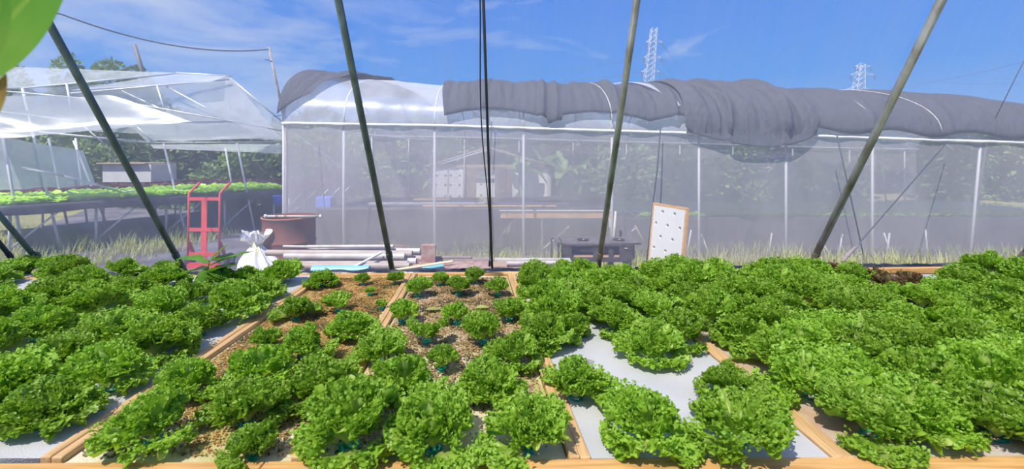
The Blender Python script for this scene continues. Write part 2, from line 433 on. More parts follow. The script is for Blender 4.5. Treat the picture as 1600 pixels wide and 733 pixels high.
# ------------------------------------------------------------------ own tunnel: leaning poles and insect net
LEAN = Vector((0.0, -0.628, 1.0))          # going up one metre the wall comes 0.63 m towards us
FOOT_Y = 3.12 + 0.628 * 0.8                # at ground level
def slope_pt(x, z):
    return Vector((x, FOOT_Y - 0.628 * z, z))
def pole_x(px):                            # pole crossing the bed level at photo column px
    return (px - 800) / F * 3.12
TOPZ = 2.95
def pole(px, r, m, label, top=TOPZ, group='leaning poles of the net wall', skew=0.0):
    x = pole_x(px)
    root = empty('support_pole', slope_pt(x, 0))
    b = MB(); b.tube([slope_pt(x, -0.05), slope_pt(x + skew * .5, top * .5), slope_pt(x + skew, top)], r, 14)
    part(b, 'pole', m, root, smooth=True)
    c = MB()
    q = slope_pt(x + skew * 0.3, 0.9); 
    dirv = LEAN.normalized()
    c.tube([q - dirv * 0.02, q + dirv * 0.02], r * 1.18, 14)
    part(c, 'collar', m, root, smooth=False)
    tag(root, label, 'pole', group)
    return root
pole(285, 0.0185, M['steel'], 'thick dark leaning pole just left of the red hand truck')
pole(612, 0.0185, M['steel'], 'thick green-grey leaning pole right of the pipe pile')
pole(935, 0.0185, M['steel_light'], 'thick leaning grey pole standing in front of the black bench')
pole(1265, 0.021, M['steel_light'], 'thick leaning grey pole right of centre, below the drooping shade net')
pole(1583, 0.0185, M['steel_light'], 'leaning grey pole cut by the right edge of the view')
pole(30, 0.014, M['darkcable'], 'thin dark leaning pole in the far lower left corner of the net wall', top=1.9)
pole(80, 0.016, M['steel'], 'short dark leaning pole, second from the left, behind the lettuces', top=1.9, skew=-0.12)
b = MB(); x = pole_x(769)
b.tube([slope_pt(x, 0.72), slope_pt(x, TOPZ)], 0.0075, 8)
tag(b.build('steel_rod', M['darkcable'], smooth=True, origin=slope_pt(x, 0.72)), 'thin dark leaning rod at the middle of the net wall', 'rod')
b = MB()
a0 = slope_pt(pole_x(765), 0.78); pts = []
for i in range(14):
    t_ = i / 13; p_ = slope_pt(pole_x(765) + 0.012 * math.sin(t_ * 9) - 0.010 * t_, 0.80 + t_ * 1.9); pts.append(p_ + Vector((0, 0.01, 0)))
b.tube(pts, 0.0035, 6)
tag(b.build('string', M['darkcable'], smooth=True, origin=a0), 'loose string running beside the thin rod in the middle', 'string')

def net_fn(u, v):
    x = -7.0 + 14.0 * u; z = 0.02 + 3.0 * v
    p = slope_pt(x, z)
    k = 0.012 * math.sin(x * 5.1 + z * 1.3) + 0.010 * noise.noise(Vector((x * 2.2, z * 0.5, 3)))
    return p + Vector((0, 0.034 + k * 0.6, 0.0))
b = MB(); b.grid(net_fn, 160, 12)
tag(b.build('wall_far', M['net_near'], smooth=True), kind='structure')
# plastic roof of the same tunnel, above and behind the viewer
def ceil_fn(u, v):
    x = -7.0 + 14.0 * u; y = 1.76 - 4.2 * v
    return Vector((x, y, 2.99 + 1.0 * math.sin(PI * 0.5 * v) - 0.02 * abs(math.sin(x * 2.1))))
b = MB(); b.grid(ceil_fn, 60, 14)
tag(b.build('ceiling', M['tunnel_film'], smooth=True), kind='structure')
# net seams and folds that show as faint streaks against the sky
def seam(px_top, px_bot, z0=1.2, z1=3.0, r=0.0022):
    bb = MB(); n = 8
    bb.tube([net_fn(0.5, 0) * 0 + slope_pt(pole_x(px_bot) * (1 - i / n) + pole_x(px_top) * (i / n), z0 + (z1 - z0) * i / n) + Vector((0, 0.02, 0)) for i in range(n + 1)], r, 5)
    return bb
# right-hand sloping tie rods seen through the net
def rod(a, b_, r, m, name, label, cat, grp=None):
    bb = MB(); bb.tube([a, b_], r, 8)
    o = bb.build(name, m, smooth=True, origin=(Vector(a) + Vector(b_)) * 0.5 if False else Vector(a))
    return tag(o, label, cat, grp)
rod(P(1318, 408, 3.6), P(1482, 220, 6.3), 0.0055, M['darkcable'], 'tie_cord', 'thin dark cord sloping up to the eave of the net greenhouse, right of centre', 'cord')
b = MB(); b.tube([P(1316, 409, 3.58), P(1325, 398, 3.66), P(1334, 389, 3.75), P(1345, 380, 3.86)], [0.012, 0.018, 0.012, 0.006], 8)
tag(b.build('cord_knot', M['board_dark'], smooth=True, origin=P(1316, 409, 3.58)), 'frayed knot at the lower end of the sloping cord', 'knot')
rod(P(1352, 412, 6.2), P(1308, 212, 6.2), 0.008, M['darkcable'], 'brace_rod', 'thin grey brace leaning left across the greenhouse wall, right of the thick pole', 'rod')
rod(P(1600, 95, 2.4), P(1555, 185, 2.55), 0.0022, M['darkcable'], 'net_thread', 'fine dark thread on the net at the upper right edge', 'thread')

# ------------------------------------------------------------------ the growing bed
XL, XR = -4.0, 4.2
def near_y(x): return 1.134 + 0.011 * x
def far_y(x): return 2.99 + 0.045 * x
bed = empty('growing_bed', (0, 2.0, 0))
tag(bed, 'long raised hydroponic growing bed with wooden boards and black liner, filling the foreground', 'growing bed')
b = MB()
b.add([(XL, near_y(XL), BED - 0.03), (XR, near_y(XR), BED - 0.03), (XR, far_y(XR), BED - 0.03), (XL, far_y(XL), BED - 0.03),
       (XL, near_y(XL), BED - 0.16), (XR, near_y(XR), BED - 0.16), (XR, far_y(XR), BED - 0.16), (XL, far_y(XL), BED - 0.16)],
      [(0, 1, 2, 3), (7, 6, 5, 4), (0, 4, 5, 1), (2, 6, 7, 3), (1, 5, 6, 2), (0, 3, 7, 4)])
part(b, 'basin', M['liner'], bed)
def board(x0, y0, x1, y1, w, h, zc, name, m):
    bb = MB(); bb.beam((x0, y0, zc), (x1, y1, zc), w, h)
    ob = part(bb, name, m, bed); bevel(ob, 0.004); return ob
seams = [XL, -2.2, -0.62, 0.42, 2.0, XR]
for i in range(len(seams) - 1):
    x0, x1 = seams[i] + 0.0015, seams[i + 1] - 0.0015
    board(x0, near_y(x0) - 0.045, x1, near_y(x1) - 0.045, 0.09, 0.10, BED - 0.045, 'front_board', M['wood'])
    board(x0, far_y(x0) - 0.02, x1, far_y(x1) - 0.02, 0.04, 0.10, BED - 0.045, 'back_board', M['wood'])
# battens (x at near end, x at far end)
BATT = [(-3.35, -3.6), (-2.42, -2.62), (-1.70, -1.86), (-1.17, -1.225), (-0.535, -0.645), (0.172, 0.010), (0.842, 0.715), (1.42, 1.32), (1.98, 1.90), (2.62, 2.58), (3.25, 3.3)]
def bx(k, y):
    a, c = BATT[k]; t_ = (y - 1.147) / (2.80 - 1.147); return a + (c - a) * t_
for k in range(len(BATT)):
    for s_, dz in ((-0.5, 0.0), (0.5, -0.002)):
        w = 0.027
        y0, y1 = near_y(0) + 0.002, far_y(0) - 0.06
        board(bx(k, y0) + s_ * (w + 0.001), y0 + (0.02 if k > 7 else 0) , bx(k, y1) + s_ * (w + 0.001), y1, w, 0.028, BED - 0.004 + dz, 'batten', M['wood_y'])
# liner folded over the back
def liner_fn(u, v):
    x = XL + (XR - XL) * u
    prof = [(-0.004, 0.0), (0.008, 0.012), (0.03, 0.016), (0.065, 0.010), (0.085, -0.02), (0.105, -0.08), (0.10, -0.20), (0.11, -0.38)]
    i = v * (len(prof) - 1); i0 = min(int(i), len(prof) - 2); f = i - i0
    py = prof[i0][0] * (1 - f) + prof[i0 + 1][0] * f; pz = prof[i0][1] * (1 - f) + prof[i0 + 1][1] * f
    wr = 0.012 * noise.noise(Vector((x * 9, v * 3, 1))) + 0.006 * noise.noise(Vector((x * 26, v * 5, 2)))
    return Vector((x, far_y(x) + py + wr, BED + pz + wr * (1.2 if v > 0.1 else 0)))
b = MB(); b.grid(liner_fn, 420, 14)
ln = part(b, 'liner_fold', M['liner'], bed, smooth=True)
b = MB(); b.add([(XL, near_y(XL) - 0.092, BED - 0.05), (XR, near_y(XR) - 0.092, BED - 0.05), (XR, near_y(XR) - 0.092, BED - 0.34), (XL, near_y(XL) - 0.092, BED - 0.34)], [(0, 1, 2, 3)])
part(b, 'liner_skirt', M['liner'], bed)
for x in (-3.6, -2.2, -0.8, 0.6, 2.0, 3.6):
    for y in (near_y(x) + 0.04, far_y(x) - 0.06):
        b = MB(); b.tube([(x, y, 0), (x, y, BED - 0.16)], 0.02, 10); part(b, 'leg', M['galv'], bed, smooth=True)

# foam panels, with real holes
def slab_with_holes(name, outline, holes, t, m, loc):
    cu = bpy.data.curves.new(name, 'CURVE'); cu.dimensions = '2D'; cu.fill_mode = 'BOTH'; cu.extrude = t / 2
    def sp(pts):
        s = cu.splines.new('POLY'); s.points.add(len(pts) - 1)
        for i, p in enumerate(pts): s.points[i].co = (p[0], p[1], 0, 1)
        s.use_cyclic_u = True
    sp(outline)
    for hx, hy, hr in holes:
        sp([(hx + hr * math.cos(2 * PI * k / 20), hy + hr * math.sin(2 * PI * k / 20)) for k in range(20)])
    ob = bpy.data.objects.new(name + '_c', cu); col.objects.link(ob)
    dg = bpy.context.evaluated_depsgraph_get()
    me = bpy.data.meshes.new_from_object(ob.evaluated_get(dg))
    bpy.data.objects.remove(ob)
    me.materials.clear(); me.materials.append(m)
    o2 = bpy.data.objects.new(name, me); col.objects.link(o2); o2.location = loc
    return o2
panel_desc = ['on the panel at the far left edge', 'on the second panel from the left', 'on the white and tan panel left of the mossy gravel',
              'on the white panel beside the broad-leaved weed', None]
PD = {0: 'dusty foam panel at the far left', 1: 'second foam panel from the left, white with tan stains', 2: 'stained white foam panel holding the broad-leaved weed',
      3: 'panel crusted with orange mossy gravel', 4: 'middle panel strewn with pale pebbles', 5: 'clean white foam panel with a bare front',
      6: 'dusty foam panel right of the clean white one', 7: 'second panel right of the clean white one', 8: 'third panel right of the clean white one', 9: 'panel at the far right'}
PM = ['foam', 'foam', 'foam_tan', 'foam_tan', 'foam_tan', 'foam', 'foam_dusty', 'foam_dusty', 'foam', 'foam']
PM[2] = 'foam'
hole_list = [bedpt(1010, 612), bedpt(921, 566)]
for k in range(10):
    y0, y1 = near_y(0) + 0.006, far_y(0) - 0.062
    m_ = 0.030
    cx = (bx(k, 2) + bx(k + 1, 2)) / 2; cy = (y0 + y1) / 2
    zz = BED - 0.010 - (0.012 if k in (3, 4) else 0)
    cuts = [y0, (y0 + y1) / 2 + 0.1 * ((k % 3) - 1), y1]
    for j in range(2):
        a_, c_ = cuts[j] + 0.001, cuts[j + 1] - 0.001
        if k > 7: a_ += 0.02 if j == 0 else 0
        outl = [(bx(k, a_) + m_ - cx, a_ - cy), (bx(k + 1, a_) - m_ - cx, a_ - cy), (bx(k + 1, c_) - m_ - cx, c_ - cy), (bx(k, c_) + m_ - cx, c_ - cy)]
        hs = [(h.x - cx, h.y - cy, 0.019) for h in hole_list] if (k == 5 and j == 0) else []
        o = slab_with_holes('foam_raft', outl, hs, 0.024, M[PM[k]], (cx, cy, zz))
        tag(o, ('near half of the ' if j == 0 else 'far half of the ') + PD[k], 'foam raft', 'foam rafts of the growing bed')

# gravel: a loose crust of tiny stones nobody could count
def gravel(k, n, m, label, y0=1.16, y1=2.88, dens=lambda x, y: 1):
    rnd = random.Random(k); bb = MB()
    c = 0
    while c < n:
        y = y0 + (y1 - y0) * rnd.random() ** 0.8
        xa, xb = bx(k, y) + 0.042, bx(k + 1, y) - 0.042
        x = xa + (xb - xa) * rnd.random()
        c += 1
        if rnd.random() > dens(x, y): continue
        s = rnd.uniform(0.0016, 0.0042) * (0.85 + 0.25 * y)
        vv = []
        h = noise.noise(Vector((x * 7, y * 7, 0))) * 0.003
        for d in ((1, 0, 0), (0, 1, 0), (-1, 0, 0), (0, -1, 0), (0, 0, 1), (0, 0, -1)):
            q = Vector(d) * s * rnd.uniform(0.6, 1.3)
            vv.append(Vector((x + q.x, y + q.y, BED - 0.007 + q.z * 0.7 + h + s * 0.3)))
        bb.add(vv, [(0, 1, 4), (1, 2, 4), (2, 3, 4), (3, 0, 4), (1, 0, 5), (2, 1, 5), (3, 2, 5), (0, 3, 5)])
    o = bb.build('gravel', m, origin=((bx(k, 2) + bx(k + 1, 2)) / 2, 2, BED)); tag(o, label, 'gravel', kind='stuff'); return o
gravel(3, 34000, M['gravel_moss'], 'orange and dark mossy gravel crust covering the panel left of the middle')
gravel(4, 26000, M['gravel_pale'], 'pale pebbles and dark algae scattered over the middle panel', dens=lambda x, y: 1 if y > 1.36 else (0.75 if x < -0.2 else 0.06))

# ------------------------------------------------------------------ lettuces
def sm(a, b_, x):
    t_ = max(0, min(1, (x - a) / (b_ - a))); return t_ * t_ * (3 - 2 * t_)
def leaf_geo(bb, uvs, az, e0, curl, L, seed, nu=13, nv=64, frill=1.0, spread=70, tilt=0.0, base=0.012):
    rnd = random.Random(seed)
    p1, p2, p3, p4 = [rnd.uniform(0, 6.28) for _ in range(4)]
    k1, k2, k3 = rnd.uniform(7, 9), rnd.uniform(17, 22), rnd.uniform(33, 44)
    off = Vector((seed * 1.7 % 50, seed * 3.1 % 50, 0))
    ca, sa = math.cos(az), math.sin(az)
    us = [(i / nu) ** 0.72 for i in range(nu + 1)]
    # centre line
    vv = []
    pr, pz, el = base, 0.0, e0; last = 0
    cl = []
    for u in us:
        du = u - last; last = u
        el_here = e0 - curl * u ** 1.3
        pr += math.cos(el_here) * du * L; pz += math.sin(el_here) * du * L
        cl.append((pr, pz, el_here))
    for i, u in enumerate(us):
        fr = sm(0.42, 1.0, u) * frill
        half = R(12 + (spread - 12) * sm(0.06, 0.75, u))
        for j in range(nv + 1):
            v = -1 + 2 * j / nv
            th = v * half
            teeth = 1 + fr * (0.10 * math.sin(k3 * v + p3) + 0.07 * math.sin(k2 * v + p2 + 1))
            rr = u * L * (1 - 0.10 * v * v) * teeth
            back = rr * (1 - math.cos(th)); side = rr * math.sin(th) * 0.86
            c = cl[i]
            # local frame at this point of the centre line
            dx, dz = math.cos(c[2]), math.sin(c[2])
            nx, nz = -dz, dx
            lift = 0.25 * abs(side) * (0.7 - 0.9 * u) + fr * L * (0.085 * math.sin(k1 * v + p1) + 0.075 * math.sin(k2 * v + p2) + 0.035 * math.sin(k3 * v + p4))
            pos_r = c[0] - dx * back * 0.9 + nx * lift
            pos_z = c[1] - dz * back * 0.9 + nz * lift
            nv3 = noise.noise_vector(Vector((pos_r * 60, side * 60, pos_z * 60)) + off)
            q = 0.0085 * fr * (L / 0.12)
            pos_r += nv3.x * q; sd = side + nv3.y * q; pos_z += nv3.z * q
            sd += fr * L * 0.05 * math.sin(k3 * 0.8 * v + p1 + 8 * u)
            vv.append(Vector((pos_r * ca - sd * sa, pos_r * sa + sd * ca, max(pos_z, 0.002 + 0.004 * rnd.random()))))
            uvs.append((u, v))
    ff = []
    for i in range(nu):
        for j in range(nv):
            a = i * (nv + 1) + j
            ff.append((a, a + nv + 1, a + nv + 2, a + 1))
    bb.add(vv, ff)
def tufts(bb, uvs, az, e0, curl, L, rnd, n, spread, base, size=0.0092):
    ca, sa = math.cos(az), math.sin(az)
    for _ in range(n):
        u = 1.03 - 0.36 * rnd.random() ** 1.6; v = rnd.uniform(-1, 1)
        # centre line by integration
        pr, pz = base, 0.0; K = 8
        for k in range(K):
            uu = u * (k + 0.5) / K; el = e0 - curl * uu ** 1.3
            pr += math.cos(el) * u / K * L; pz += math.sin(el) * u / K * L
        el = e0 - curl * u ** 1.3
        half = R(12 + (spread - 12) * sm(0.06, 0.75, u)); th = v * half
        rr = u * L * (1 - 0.10 * v * v)
        back = rr * (1 - math.cos(th)); side = rr * math.sin(th) * 0.86
        D = Vector((math.cos(el), 0, math.sin(el))); Nn = Vector((-math.sin(el), 0, math.cos(el))); S = Vector((0, 1, 0))
        lift = 0.25 * abs(side) * (0.7 - 0.9 * u) + L * rnd.uniform(-0.09, 0.15)
        c = Vector((pr, 0, pz)) - D * back * 0.9 + Nn * lift + S * side
        d = (D * math.cos(th) + S * math.sin(th)) * rnd.uniform(0.2, 1.0) + Nn * rnd.uniform(-0.35, 1.0) + S * rnd.uniform(-0.6, 0.6)
        d.normalize()
        w = d.cross(Nn + S * rnd.uniform(-0.5, 0.5) + D * 0.2)
        if w.length < 0.1: continue
        w.normalize(); nn_ = w.cross(d).normalized()
        s_ = size * rnd.uniform(0.65, 1.35); cup = rnd.uniform(-1.6, 1.6) ; wd = rnd.uniform(0.45, 0.75)
        b0 = len(bb.v); vv = []
        for i in range(4):
            f = i / 3; ang = cup * f
            p = c - d * s_ * 0.25 + d * s_ * f * (1 - 0.25 * abs(ang)) + nn_ * s_ * 0.45 * (1 - math.cos(ang)) * (1 if cup > 0 else -1)
            hw = s_ * wd * (0.35, 0.85, 1.0, 0.42)[i]
            for j, g_ in enumerate((-1, -0.45, 0.1, 0.55, 1)):
                lobe = (0, 0.10, -0.10, 0.12, 0)[j] * (i == 3) + (0.0 if i < 3 else -0.1 * abs(g_))
                q = p + w * hw * g_ + d * s_ * lobe + nn_ * s_ * (0.22 * g_ * g_ + 0.10 * (j % 2)) 
                q = Vector((q.x * ca - q.y * sa, q.x * sa + q.y * ca, max(q.z, 0.003)))
                vv.append(q); uvs.append((u, 0.5))
        ff = []
        for i in range(3):
            for j in range(4):
                a = i * 5 + j; ff.append((a, a + 5, a + 6, a + 1))
        bb.add(vv, ff)
def with_uv(bb, uvs, name, m):
    me = bb.mesh(name, m, smooth=True)
    ul = me.uv_layers.new(name='UVMap')
    li = [0] * len(me.loops); me.loops.foreach_get('vertex_index', li)
    flat = []
    for i in li: flat.extend(uvs[i])
    ul.data.foreach_set('uv', flat)
    return me
def lettuce_mesh(seed, leaves, L, m, frill=1.0, openness=1.0, upright=0.0, nv=60, spread=56, tuft=150):
    bb = MB(); uvs = []; rnd = random.Random(seed)
    for i in range(leaves):
        f = i / max(1, leaves - 1)             # 0 outer .. 1 inner
        az = i * 2.39996 + rnd.uniform(-0.3, 0.3)
        e0 = R(50 + 32 * f + upright * (1 - f) + rnd.uniform(-13, 10))
        curl = R((50 * (1 - f) + 12 * f) * openness + rnd.uniform(-22, 22))
        if i < 2 and leaves > 9: e0 = R(rnd.uniform(24, 36)); curl = R(rnd.uniform(20, 50))
        LL = L * (1.0 - 0.10 * f) * rnd.uniform(0.70, 1.16); bs = 0.006 + 0.006 * (1 - f)
        leaf_geo(bb, uvs, az, e0, curl, LL, seed * 100 + i, frill=frill, nv=nv, nu=11, base=bs, spread=spread)
        if tuft: tufts(bb, uvs, az, e0, curl, LL, rnd, int(tuft * (LL / 0.12) ** 2), spread, bs)
    return with_uv(bb, uvs, 'leaves', m)
VAR = [lettuce_mesh(s, n, L, M['lettuce'], openness=op, upright=up) for s, n, L, op, up in
       ((1, 13, 0.145, 1.0, 2), (2, 11, 0.150, 1.2, -4), (3, 14, 0.140, 0.8, 8), (4, 10, 0.155, 1.0, 0), (5, 12, 0.142, 0.9, 8), (6, 12, 0.148, 1.25, 0))]
VARS = [lettuce_mesh(s, n, L, M['lettuce'], openness=op, upright=up) for s, n, L, op, up in
        ((11, 6, 0.135, 0.5, 14), (12, 7, 0.135, 0.6, 10), (13, 5, 0.13, 0.5, 16))]
TINY = lettuce_mesh(21, 5, 0.07, M['lettuce'], openness=0.6, upright=20, nv=40)
REDV = [lettuce_mesh(s, 13, 0.13, M['lettuce_red'], frill=0.62, tuft=25, openness=1.1, upright=2) for s in (31, 32)]
# square collar pot
pb = MB()
def collar(bb):
    o_, i_, h = 0.019, 0.0125, 0.0025
    ring = []
    for r, z in ((o_, 0), (o_, h), (i_, h), (i_, -0.03)):
        ring.append([(r * a, r * c, z) for a, c in ((-1, -1), (1, -1), (1, 1), (-1, 1))])
    vv = [p for g_ in ring for p in g_]; ff = []
    for i in range(3):
        for k in range(4):
            a = i * 4 + k; c = i * 4 + (k + 1) % 4
            ff.append((a, c, c + 4, a + 4))
    ff.append((15, 14, 13, 12))
    bb.add(vv, ff)
    for k in range(4):                      # small upturned lips
        a = k * PI / 2
        M2 = ((math.cos(a), -math.sin(a)), (math.sin(a), math.cos(a)))
        pts = [(0.019, -0.016, 0.0), (0.019, 0.016, 0.0), (0.026, 0.013, 0.006), (0.026, -0.013, 0.006)]
        q = [(M2[0][0] * x + M2[0][1] * y, M2[1][0] * x + M2[1][1] * y, z) for x, y, z in pts]
        bb.add(q, [(0, 1, 2, 3)])
collar(pb)
POT = pb.mesh('pot', M['pot'])

plants = []      # (x, y, scale, kind, panel)
def panel_of(x, y):
    for k in range(len(BATT) - 1):
        if bx(k, y) <= x < bx(k + 1, y): return k
    return 0 if x < 0 else 9
def add_px(px, py, s, kind='v'):
    p = bedpt(px, py); plants.append([p.x, p.y, s * (0.86 if px < 845 and s < 1.1 else 0.96), kind, panel_of(p.x, p.y)])
for a in [(1398, 468, 1.1, 'r'), (1375, 448, .85, 'r'), (1292, 440, .95, 'r'), (1425, 452, .8, 'r')]:
    add_px(*a)
# middle panel with pale pebbles
for a in [(617, 444, .62, 's'), (653, 463, .85, 's'), (688, 445, .62, 's'), (717, 461, .85, 's'), (742, 443, .72, 's'), (778, 461, .85, 's'),
          (628, 504, .85, 's'), (714, 505, .82, 's'), (795, 500, .85, 's'), (667, 535, .95, 's'), (755, 536, .95, 's'), (690, 577, .72, 's'),
          (803, 573, .85, 'v'), (592, 566, .82, 'v'), (628, 624, .95, 'v'), (762, 622, .98, 'v'), (545, 700, 1.12, 'v'), (678, 704, 1.08, 'v'), (826, 702, .98, 'v')]:
    add_px(*a)
# mossy panel
for a in [(503, 447, .85, 'v'), (567, 445, .6, 's'), (578, 461, .65, 't'), (596, 483, .65, 't'), (462, 500, .85, 'v'), (528, 487, .8, 's'), (546, 528, .95, 'v'),
          (475, 560, .9, 'v'), (590, 512, .5, 's'), (495, 626, 1.0, 'v'), (405, 600, .95, 'v'), (385, 665, .95, 'v'), (340, 706, 1.1, 'v'), (240, 692, .95, 'v'), (295, 618, .8, 'v'), (415, 545, .7, 'v'), (395, 715, .7, 'v')]:
    add_px(*a)
# clean foam panel: front
for a in [(1008, 696, .88, 'v'), (900, 624, .90, 'v'), (1150, 695, 1.0, 'v'), (1136, 622, .72, 'v'), (1020, 566, .95, 'v'), (852, 542, .9, 'v'), (893, 530, .8, 'v'),
          (960, 520, .9, 'v'), (1065, 540, .92, 'v')]:
    add_px(*a)
def rows(k, ys, cols, s0, s1, seed, skip=lambda px, py: False, kind='v'):
    rnd = random.Random(seed)
    for i, y in enumerate(ys):
        for j, c in enumerate(cols):
            yy = y + (0.07 if j % 2 else 0) + rnd.uniform(-0.02, 0.02)
            if yy > 2.86 or yy < 1.19: continue
            xa, xb = bx(k, yy) + 0.04, bx(k + 1, yy) - 0.04
            x = xa + (xb - xa) * c + rnd.uniform(-0.02, 0.02)
            px = 800 + x / yy * F; py = HOR + (EYE - BED) / yy * F
            if k in (6, 7, 8, 9) and rnd.random() < 0.09: continue
            if px < -130 or px > 1730 or skip(px, py): continue
            plants.append([x, yy, rnd.uniform(s0, s1), kind, k])
rows(5, [2.05, 2.26, 2.46, 2.64, 2.80], [0.12, 0.38, 0.65, 0.9], .82, 1.0, 5)
R6 = [1.225, 1.42, 1.62, 1.83, 2.04, 2.25, 2.47, 2.70]
def in_box(px, py, boxes): return any(a <= px <= c and b_ <= py <= d for a, b_, c, d in boxes)
rows(6, R6, [0.2, 0.52, 0.86], .88, 1.08, 6)
rows(7, R6, [0.14, 0.5, 0.86], .9, 1.1, 7, skip=lambda x, y: in_box(x, y, [(1130, 440, 1190, 470)]))
rows(8, R6, [0.16, 0.5, 0.86], .92, 1.1, 8, skip=lambda x, y: in_box(x, y, [(1360, 425, 1440, 470), (1310, 455, 1350, 475)]))
rows(9, R6, [0.14, 0.5, 0.86], .92, 1.12, 9, skip=lambda x, y: in_box(x, y, [(1360, 425, 1440, 470)]))
rows(2, [1.22, 1.40, 1.62, 1.85, 2.1, 2.35, 2.6], [0.2, 0.78], .85, 1.05, 12, skip=lambda x, y: in_box(x, y, [(225, 425, 330, 470)]))
rows(1, [1.22, 1.42, 1.62, 1.82, 2.04, 2.3, 2.56], [0.2, 0.75], .9, 1.1, 13, skip=lambda x, y: in_box(x, y, [(0, 575, 50, 610), (0, 475, 60, 500)]))
rows(0, [1.6, 1.8, 2.0, 2.2, 2.4, 2.6, 2.8], [0.15, 0.5, 0.85], .85, 1.0, 14, skip=lambda x, y: in_box(x, y, [(0, 440, 110, 480), (0, 570, 70, 640)]))
for a in [(90, 430, .9, 'v'), (45, 425, .9, 'v'), (8, 432, .9, 'v'), (195, 434, .85, 'v'), (255, 436, .8, 'v'), (243, 461, .8, 't'), (312, 478, .85, 'v'), (385, 445, .85, 'v'), (430, 450, .9, 'v'), (395, 475, .9, 'v'),
          (120, 455, .9, 'v'), (165, 440, .85, 'v')]:
    add_px(*a)
# drop plants crowding another
keep = []
for p in plants:
    ok = True
    for q in keep:
        if math.hypot(p[0] - q[0], p[1] - q[1]) < (0.11 if min(p[1], q[1]) > 2.2 else 0.135): ok = False; break
    if ok: keep.append(p)
plants = keep
ORD = ['first', 'second', 'third', 'fourth', 'fifth', 'sixth', 'seventh', 'eighth', 'ninth', 'tenth', 'eleventh', 'twelfth', 'thirteenth', 'fourteenth']
LP = {0: 'far left raft', 1: 'second raft from left', 2: 'third raft from left', 3: 'mossy gravel raft', 4: 'pebbled middle raft', 5: 'clean white raft',
      6: 'first raft right of white', 7: 'second raft right of white', 8: 'third raft right of white', 9: 'far right raft'}
rnd = random.Random(77)
for k in range(10):
    grp = sorted([p for p in plants if p[4] == k], key=lambda p: p[1])
    rws = []
    for p in grp:
        if rws and p[1] - rws[-1][0][1] < 0.10: rws[-1].append(p)
        else: rws.append([p])
    for ri, rw in enumerate(rws):
        rw.sort(key=lambda p: p[0])
        for ci, p in enumerate(rw):
            x, y, s, kind, _ = p
            root = empty('lettuce', (x, y, BED + 0.004), rnd.uniform(0, 6.28))
            root.scale = (s, s, s * rnd.uniform(0.92, 1.08))
            me = {'v': rnd.choice(VAR), 's': rnd.choice(VARS), 't': TINY, 'r': rnd.choice(REDV)}[kind]
            lf = bpy.data.objects.new('leaves', me); col.objects.link(lf); lf.parent = root
            pt = bpy.data.objects.new('net_pot', POT); col.objects.link(pt); pt.parent = root
            pt['label'] = 'square turquoise collar'
            look = {'v': 'frilly green lettuce', 's': 'small upright frilly lettuce', 't': 'tiny lettuce seedling', 'r': 'reddish brown lettuce'}[kind]
            side = '' if len(rw) == 1 else ', ' + ('left plant' if ci == 0 else ('right plant' if ci == len(rw) - 1 else (('middle plant' if len(rw) == 3 else ORD[ci] + ' from left'))))
            tag(root, '%s, %s, %s row%s' % (look, LP[k], ORD[min(ri, 13)], side), 'lettuce', 'red lettuces' if kind == 'r' else 'lettuces in the growing bed')
print('lettuces', len(plants))

# two fallen yellowing leaves on the pebbles
def blade(bb, uvs, base, direction, L, Wd, droop, up=Vector((0, 0, 1)), n=10, mm=6, fold=0.25, wav=0.0, power=1.0, seed=0):
    d = Vector(direction).normalized(); s = d.cross(up).normalized(); nn = s.cross(d).normalized()
    base = Vector(base); vv = []
    for i in range(n + 1):
        u = i / n
        c = base + d * L * (u - 0.15 * droop * u * u) - up * droop * L * 0.5 * u * u
        w = Wd * 0.5 * (math.sin(PI * min(1, (u ** power) * 0.97 + 0.015)) ** 0.8)
        for j in range(mm + 1):
            v = -1 + 2 * j / mm
            vv.append(c + s * w * v + nn * (abs(v) * w * fold + wav * math.sin(u * 14 + v * 2 + seed) * abs(v)))
            uvs.append((0.25 + 0.5 * u, v))
    ff = []
    for i in range(n):
        for j in range(mm):
            a = i * (mm + 1) + j
            ff.append((a, a + mm + 1, a + mm + 2, a + 1))
    bb.add(vv, ff)
def uvbuild(bb, uvs, name, m, parent=None, origin=None):
    if origin is not None:
        bb.v = [(p[0] - origin[0], p[1] - origin[1], p[2] - origin[2]) for p in bb.v]
    ob = bpy.data.objects.new(name, with_uv(bb, uvs, name, m)); col.objects.link(ob)
    if parent is not None: ob.parent = parent
    elif origin is not None: ob.location = origin
    return ob
M['pale_leaf'] = leafmat('yellowed_leaf', (0.6, 0.62, 0.25), (0.50, 0.55, 0.12), (0.45, 0.50, 0.2))
for (px, py, lb) in ((676, 486, 'fallen yellow-green leaf lying on the pebbles, the left of two'), (752, 483, 'fallen pale leaf lying on the pebbles, the right of two')):
    bb = MB(); uvs = []; p = bedpt(px, py) + Vector((-0.035, 0, 0.006))
    blade(bb, uvs, p, (1, 0.1, 0.05), 0.075, 0.05, 0.1, fold=0.2)
    tag(uvbuild(bb, uvs, 'fallen_leaf', M['pale_leaf'], origin=p), lb, 'leaf', 'fallen leaves')
